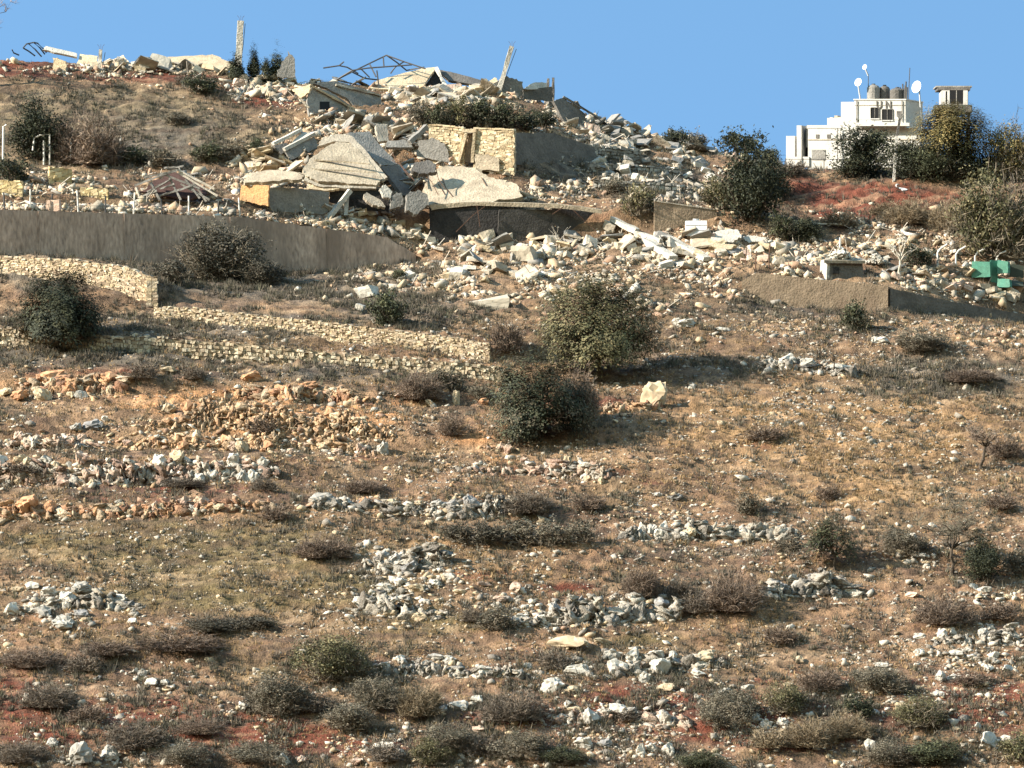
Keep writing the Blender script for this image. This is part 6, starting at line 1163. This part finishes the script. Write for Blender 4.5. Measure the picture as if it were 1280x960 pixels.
# fallen timbers left: collapsed red roof
Yr = Yat(205, 250) - .3; rq = lambda u, v, d=0: P(u, v, Yr + d)
root = root_at('collapsed_roof', 'collapsed dark red roof with splintered grey timbers left of the orange wall', 'roof', rq(215, 250))
poly_slab('roof_sheet', [rq(176, 240), rq(190, 228, 1), rq(216, 214, 2.2), rq(244, 228, 1.6), rq(262, 242, .6), rq(240, 248, 0), rq(206, 246, 0)], .2, M_redcloth, root, jag=.12, seed=110)
for k, (a, b) in enumerate((((168, 232), (222, 212)), ((222, 212), (268, 236)), ((224, 216), (272, 245)), ((170, 234), (178, 256)), ((232, 224), (250, 248)), ((200, 236), (218, 230)), ((205, 210), (230, 208)), ((180, 222), (208, 216)), ((226, 230), (262, 250)), ((184, 240), (214, 224)), ((196, 246), (240, 232)), ((212, 222), (226, 250)), ((188, 228), (200, 250)), ((240, 226), (258, 252)), ((172, 248), (196, 238)), ((206, 218), (250, 236)))):
    beam('timber', rq(a[0], a[1], -.3), rq(b[0], b[1], -.5), .26, .2, M_palewood if k in (1, 2, 3) else M_conc['grey'], root, .04, k)
# yellow garden walls
YEL = ((0.55, 0.42, 0.22), (0.5, 0.38, 0.2), (0.58, 0.46, 0.27))
for (a, vt, vb, b, vt2, vb2, lab) in ((-40, 224, 246, 28, 226, 246, 'yellow stone garden wall at the left edge above the grey retaining wall'), (62, 208, 236, 90, 211, 232, 'yellow stone garden wall with a pale gate post, second from the left'), (100, 234, 252, 135, 236, 250, 'yellow stone garden wall near the collapsed red roof')):
    Ya = Yat(a, vb - 3); Yb = Yat(b, vb2 - 3); stone_wall('garden_wall', lab, [(a, vt, vb), (b, vt2, vb2)], (lambda u, a=a, b=b, Ya=Ya, Yb=Yb: Ya + .8 + (u - a) / (b - a) * (Yb - Ya - 1.0)), dY=-.2, tones=YEL, stone=(.5, .32), ragged=.1, cap=False, proud=.04)
g = ground(66, 264); tag(poly_slab('pink_block', [P(57, 264, g.y), P(58, 250, g.y), P(74, 250, g.y - .3), P(74, 264, g.y - .3)], .7, M_conc['pink'], jag=.04, seed=121), 'small pinkish block standing on the tall grey wall', 'block')
# gate pipe, posts and wire above the retaining wall
g = ground(52, 206); Y = g.y; root = root_at('pipe_gate', 'bent white pipe gate frame beside the dark bush at upper left', 'gate', P(52, 206, Y))
rod('gate_pipe', [P(41, 188, Y), P(43, 172, Y), P(50, 169, Y), P(62, 168, Y), P(62, 206, Y)], .1, M_post, root); rod('gate_pipe', [P(55, 206, Y), P(55, 176, Y)], .12, M_post, root)
g = ground(4, 205); tag(rod('gate_post', [P(4, 208, g.y), P(4.5, 158, g.y), P(8, 156, g.y)], .14, M_post), 'tall white gate post at the left edge', 'post')
for i, (u, t, b, lab) in enumerate(((150, 170, 186, 'white stub post below the large purple bush'), (103, 178, 205, 'pale thin post right of the pipe gate'), (88, 176, 206, 'pale thin post between the pipe gate and the large purple bush'))):
    g = ground(u, b); tag(rod('thin_post', [P(u, b + 4, g.y), P(u + 1, t, g.y)], .09, M_post), lab, 'post')
def wfence(pts_u, label, vline, top, r=.05):
    Yf_ = lambda u: line_Y(21, u) + .15; root = root_at('wire_fence', label, 'fence', P(pts_u[0], vline(pts_u[0]), Yf_(pts_u[0])))
    for i, u in enumerate(pts_u): rod('fence_post', [P(u, vline(u) + 3, Yf_(u)), P(u + (i % 3 - 1) * 1.5, vline(u) - top - (i % 2) * 5, Yf_(u))], r, M_post if i % 2 else M_iron, root, 5)
    for h in (.35, .95): rod('fence_wire', [P(u, vline(u) - top * h, Yf_(u)) + Vector((0, 0, -.08 if i % 2 else 0)) for i, u in enumerate(pts_u)], .03, M_iron, root, 3)
wfence([6, 38, 64, 98, 132, 167, 203, 236, 272, 300], 'leaning thin post and wire fence on top of the tall grey wall', lambda u: 262 + (u / 330) * 11 - (2 if u < 200 else 0), 20, .09)
wfence_u = [982, 1004, 1030, 1060, 1085]
g = ground(1000, 212); root = root_at('wire_fence', 'thin wire fence above the red earth bank under the white building', 'fence', P(982, 212, ground(982, 214).y))
tops = []
for u in wfence_u:
    g = ground(u, 216); rod('fence_post', [P(u, 218, g.y), P(u, 198, g.y)], .05, M_iron, root); tops.append(P(u, 199, g.y))
rod('fence_wire', tops, .03, M_iron, root, 3)

# ------------------------------------------------------------------ white UN building, watchtower, lamp
YU = 566.0; TH = math.radians(24); ux, uy = math.cos(TH), -math.sin(TH)       # facade runs to the right and towards the camera
def FP(u, v, out=0.0):
    """point on the facade plane seen at (u, v), moved outwards by out metres"""
    # facade plane passes P(1060, ., YU); solve for Y
    x0 = (1060 - 640) / F * YU; k = (u - 640) / F; t = (k * YU - x0) / (ux - k * uy)
    Y = YU + t * uy; p = P(u, v, Y); return p + Vector((-math.sin(TH), -math.cos(TH), 0)) * out
broot = root_at('white_building', 'white flat-roofed building with UN lettering, roof tanks and dish behind the dark bushes', 'building', FP(1060, 205))
BACK = Vector((math.sin(TH), math.cos(TH), 0))
def bblock(name, u0, u1, v0, v1, out, depth, m=M_white, parent=broot):
    a = [FP(u0, v1, out), FP(u0, v0, out), FP(u1, v0, out), FP(u1, v1, out)]; mb = MB()
    vs = [a[0], a[0] + BACK * depth, a[1], a[1] + BACK * depth, a[3], a[3] + BACK * depth, a[2], a[2] + BACK * depth]; mb.add(vs, BOXF); return mb.build(name, m, parent, origin=broot.location)
bblock('wall', 1010, 1150, 160, 212, 0, 7); bblock('wall', 997, 1003, 157, 208, .3, 5); bblock('wall', 983, 994, 170, 208, .1, 4); bblock('wall', 993, 1012, 196, 208, .2, 4)
bblock('wall', 1031, 1068, 147, 161, -.8, 5); bblock('wall', 1049, 1070, 127, 161, -.6, 5); bblock('wall', 1069, 1133, 125, 160.5, .3, 6)
bblock('parapet', 1009, 1052, 156.5, 160.2, .06, .4); bblock('balcony', 1075, 1141, 154, 158, 1.2, 1.3); bblock('parapet', 1068, 1134, 123.8, 125.4, .38, 6.1)
bblock('recess', 1003, 1010, 160, 200, -1.0, 3, M_glass); bblock('window_slit', 1006.5, 1009.5, 157, 184, -.2, .5, M_conc['grey'])  # the recess carries its shade as a window-dark colour
for (a, b, c, d) in ((1090, 1100, 135, 148), (1104, 1117, 137, 150)):
    f = bblock('window', a, b, c, d, .33, .1, M_glass); bblock('sill', a - 1, b + 1, d + .2, d + 1.4, .45, .2, M_white)
bblock('window', 1056.5, 1060.5, 149, 154, -.75, .1, M_glass); bblock('doorway', 1015, 1032, 187, 200, .06, .15, M_conc['grey'])
for (a, b, c, d) in ((1090, 1100, 135, 148), (1104, 1117, 137, 150)):
    bblock('window_frame', a - .6, a, c, d, .42, .12, M_conc['grey']); bblock('window_frame', b, b + .6, c, d, .42, .12, M_conc['grey']); bblock('window_frame', a, b, c - .8, c - .1, .42, .12, M_conc['grey']); bblock('mullion', (a + b) / 2 - .25, (a + b) / 2 + .25, c, d, .4, .05, M_conc['grey'])
for u_ in (1078, 1087, 1097, 1107, 1117, 1127, 1139): rod('railing_post', [FP(u_, 154, 1.15), FP(u_, 150.5, 1.15)], .03, M_iron, broot, 4)
rod('railing_bar', [FP(1077, 150.5, 1.15), FP(1140, 150.5, 1.15)], .03, M_iron, broot, 4)
for (u_, v0_, v1_) in ((1072.5, 126, 160), (1129, 126, 153), (1048.5, 160, 200)): rod('drain_pipe', [FP(u_, v0_, .42), FP(u_, v1_, .42)], .06, M_conc['grey'], broot, 5)
for k_, (u_, v_) in enumerate(((1052, 146), (1056, 143.4), (1061, 143.8), (1065, 146.4), (1036, 146.2), (1041, 143.8), (1046, 146))): bblock('rooftop_block', u_ - 2.2, u_ + 2.2, v_, v_ + 3, -.9 - .2 * (k_ % 2), .9, M_conc['pale' if k_ % 2 else 'white'])
for (a, b, c, d) in ((1020, 1024, 168, 173), (1034, 1038, 168, 173), (1122, 1128, 139, 146)): bblock('vent_window', a, b, c, d, .33 if a > 1100 else .06, .1, M_conc['dark'])
bblock('ledge_band', 1010, 1150, 174, 175, .08, .1, M_conc['pale']); bblock('ledge_band', 1069.5, 1132.5, 131.2, 131.9, .36, .08, M_conc['pale'])
# lettering, built from bars
def bars(u0, segs, wdt=.26):
    for (a, b) in segs: beam('letter_stroke', FP(u0 + a[0], a[1], .40), FP(u0 + b[0], b[1], .40), .06, wdt, M_conc['black'], lett, 0, 0, 2)
lett = empty('lettering', (0, 0, 0)); lett.parent = broot
letter_mb = MB()
def lbar(u0, v0, u1, v1, t=1.25):
    d = Vector((u1 - u0, v1 - v0)); n = Vector((-d.y, d.x)).normalized() * t / 2; qs = [(u0 + n.x, v0 + n.y), (u1 + n.x, v1 + n.y), (u1 - n.x, v1 - n.y), (u0 - n.x, v0 - n.y)]
    vs = [FP(a, b, .34) for a, b in qs] + [FP(a, b, .42) for a, b in qs]; letter_mb.add(vs, [(0, 1, 2, 3), (4, 5, 6, 7), (0, 1, 5, 4), (1, 2, 6, 5), (2, 3, 7, 6), (3, 0, 4, 7)])
lbar(1097.5, 126.5, 1097.5, 133); lbar(1102.8, 126.5, 1102.8, 133); lbar(1097.5, 133, 1099, 135); lbar(1102.8, 133, 1101.3, 135); lbar(1098.6, 135.2, 1101.7, 135.2)
lbar(1109, 126.5, 1109, 136); lbar(1114.6, 126.5, 1114.6, 136); lbar(1109, 126.8, 1114.6, 135.7)
bpy.data.objects.remove(lett); letter_mb.build('lettering', M_conc['dark'], broot, origin=broot.location)
def roof_at(u, v, back): return FP(u, v, 0) + BACK * back
def roof_cyl(name, u, v0, v1, r, back, m, label, cat='water tank'):
    b = roof_at(u, v1, back); h = (v1 - v0) / F * b.y; root = root_at(name, label, cat, b); mb = MB()
    tube_v(mb, [Vector((0, 0, 0)), Vector((0, 0, h * .8)), Vector((0, 0, h * .93)), Vector((0, 0, h))], [r, r, r * .75, r * .3], 14); mb.build('tank_body', m, root, smooth=False)
    mb = MB(); tube_v(mb, [Vector((0, 0, h)), Vector((0, 0, h + .12))], [.22, .2], 8); mb.build('tank_lid', M_iron, root); return root
roof_cyl('roof_tank', 1086, 105, 124, .75, 1.6, M_conc['grey'], 'grey water tank at the left on the white building roof')
roof_cyl('roof_tank', 1097, 106, 124, .62, 2.4, M_conc['dark'], 'dark water tank next to the grey one on the white building roof')
roof_cyl('roof_tank', 1115, 109, 124, .85, 1.8, M_conc['dark'], 'dark wide water tank at the right on the white building roof')
g = roof_at(1123, 124, 1.5); root = root_at('antenna_rack', 'cluster of dark antennas right of the roof tanks', 'antenna', g)
for du, t in ((-3, 108), (0, 104), (2.5, 106), (5, 108), (3.6, 101)): rod('antenna_rod', [roof_at(1123 + du, 124.5, 1.5), roof_at(1123 + du * 1.15, t, 1.5)], .09, M_iron, root)
beam('antenna_bar', roof_at(1118, 111, 1.5), roof_at(1129, 110, 1.5), .12, .12, M_iron, root, 0, 0)
def mast(u, v1, v0, label, r=.05, back=1.2, bend=0):
    return tag(rod('mast', [roof_at(u, v1 + .6, back), roof_at(u + bend * .5, (v0 + v1) / 2, back), roof_at(u + bend, v0, back)], r, M_iron), label, 'antenna')
mast(1131, 124, 84, 'tall thin dark antenna at the right roof edge of the white building', .05, bend=2); mast(1081, 124, 92, 'thin mast with a small white head rising left on the white building roof', .045)
def dish(u, v, rx, ry, ufoot, vfoot, label, onroof=True):
    b = roof_at(ufoot, vfoot, 1.0) if onroof else None; Y = b.y; root = root_at('satellite_dish', label, 'satellite dish', b); c = P(u, v, Y - .4); s = Y / F
    rod('dish_pole', [b + Vector((0, 0, -.1)), P(ufoot, v + 2, Y)], .09, M_pole, root)
    V = []; Fc = []; R, A = 4, 18; ax = Vector((-.55, -.8, .3)).normalized(); e1 = ax.cross(Vector((0, 0, 1))).normalized(); e2 = e1.cross(ax).normalized()
    for i in range(R + 1):
        t = i / R
        for k in range(A): a = 2 * math.pi * k / A; V.append(c + e1 * (rx * s * t * math.cos(a)) * 1.15 + e2 * (ry * s * t * math.sin(a)) + ax * (.25 * t * t * rx * s))
    for i in range(R):
        for k in range(A): Fc.append((i * A + k, i * A + (k + 1) % A, (i + 1) * A + (k + 1) % A, (i + 1) * A + k))
    mb = MB(); mb.add(V, Fc); mb.build('dish_bowl', M_dish, root, smooth=True, origin=b); rod('feed_arm', [c, c + ax * rx * s * 1.1], .03, M_iron, root, 4); return root
dish(1073, 103, 4.2, 5.2, 1072.5, 128, 'white satellite dish on the left roof of the white building')
dish(1146, 109, 5.6, 8, 1149, 160, 'large white satellite dish on a tall pole between the building and the watchtower')
dish(1081, 84, 2.6, 3.4, 1081.6, 93, 'tiny pale dish head at the top of the thin left mast')
# watchtower
Yw_ = 567.0; wt = lambda u, v, d=0: P(u, v, Yw_ + d + (u - 1192) * -.03); gb = Vector(((1192 - 640) / F * Yw_, Yw_, 0)); gb.z = gz(gb.x, gb.y)
root = root_at('watchtower', 'watchtower cabin with white corner panels and flat roof above the yellow tree', 'watchtower', gb)
def tbox(name, u0, u1, v0, v1, d, m):
    a = [wt(u0, v1), wt(u0, v0), wt(u1, v0), wt(u1, v1)]; bk = Vector((.1, d, 0)); mb = MB(); mb.add([a[0], a[0] + bk, a[1], a[1] + bk, a[3], a[3] + bk, a[2], a[2] + bk], BOXF); return mb.build(name, m, root, origin=root.location)
tbox('roof', 1170, 1215, 107.2, 109, 5.0, M_conc['grey']); tbox('roof_edge', 1172, 1213, 109.2, 112.6, 4.6, M_conc['dark']); tbox('base', 1168.5, 1215, 131, 141, 4.0, M_dgreen)
o_ = root.location
for (a, b) in ((1177, 1187), (1204, 1209.5)): tbox('corner_panel', a, b, 113, 131, .3, M_white)
for (a, b) in ((1182, 1183),): tbox('panel_gap', a, b, 114, 130, .05, M_glass).location = (0, -.06, 0)
tbox('sill', 1187.2, 1203.8, 129.6, 131, .3, M_conc['grey']); tbox('mullion', 1195, 1196, 113, 129.5, .08, M_conc['grey']).location = (0, -.06, 0)
for a in (1170, 1182, 1194, 1206): tbox('base_board', a, a + 8, 132, 140, .05, M_conc['dark']).location = (0, -.06, 0)
tbox('window', 1188, 1203.5, 113, 130, .12, M_glass); tbox('back_panel', 1178, 1210, 113, 131, .05, M_glass).location = (0, 3.4, 0)
tbox('side_panel', 1176, 1178, 114, 131, 3.4, M_white)
for u in (1172, 1192, 1211): beam('leg', wt(u, 140, .6), Vector((wt(u, 140, .6).x, Yw_ + .6, gb.z - .5)), .3, .3, M_conc['grey'], root, 0, 0)
# street lamp
gl = ground(1117, 226); Yq = gl.y; root = root_at('street_lamp', 'tall street lamp pole with a tray head in front of the white building', 'street lamp', gl)
beam('pole', P(1117, 228, Yq), P(1121, 170, Yq), .28, .28, M_post, root, 0, 0); beam('pole', P(1121, 170.3, Yq), P(1125, 148, Yq), .26, .26, M_conc['dark'], root, 0, 0)
poly_slab('lamp_head', [P(1121.5, 143, Yq), P(1130.5, 142, Yq), P(1127.5, 148.5, Yq), P(1123.5, 148.5, Yq)], .5, M_conc['grey'], root, seg=1)

bpy.context.view_layer.update()
print('objects', len(SC.objects))
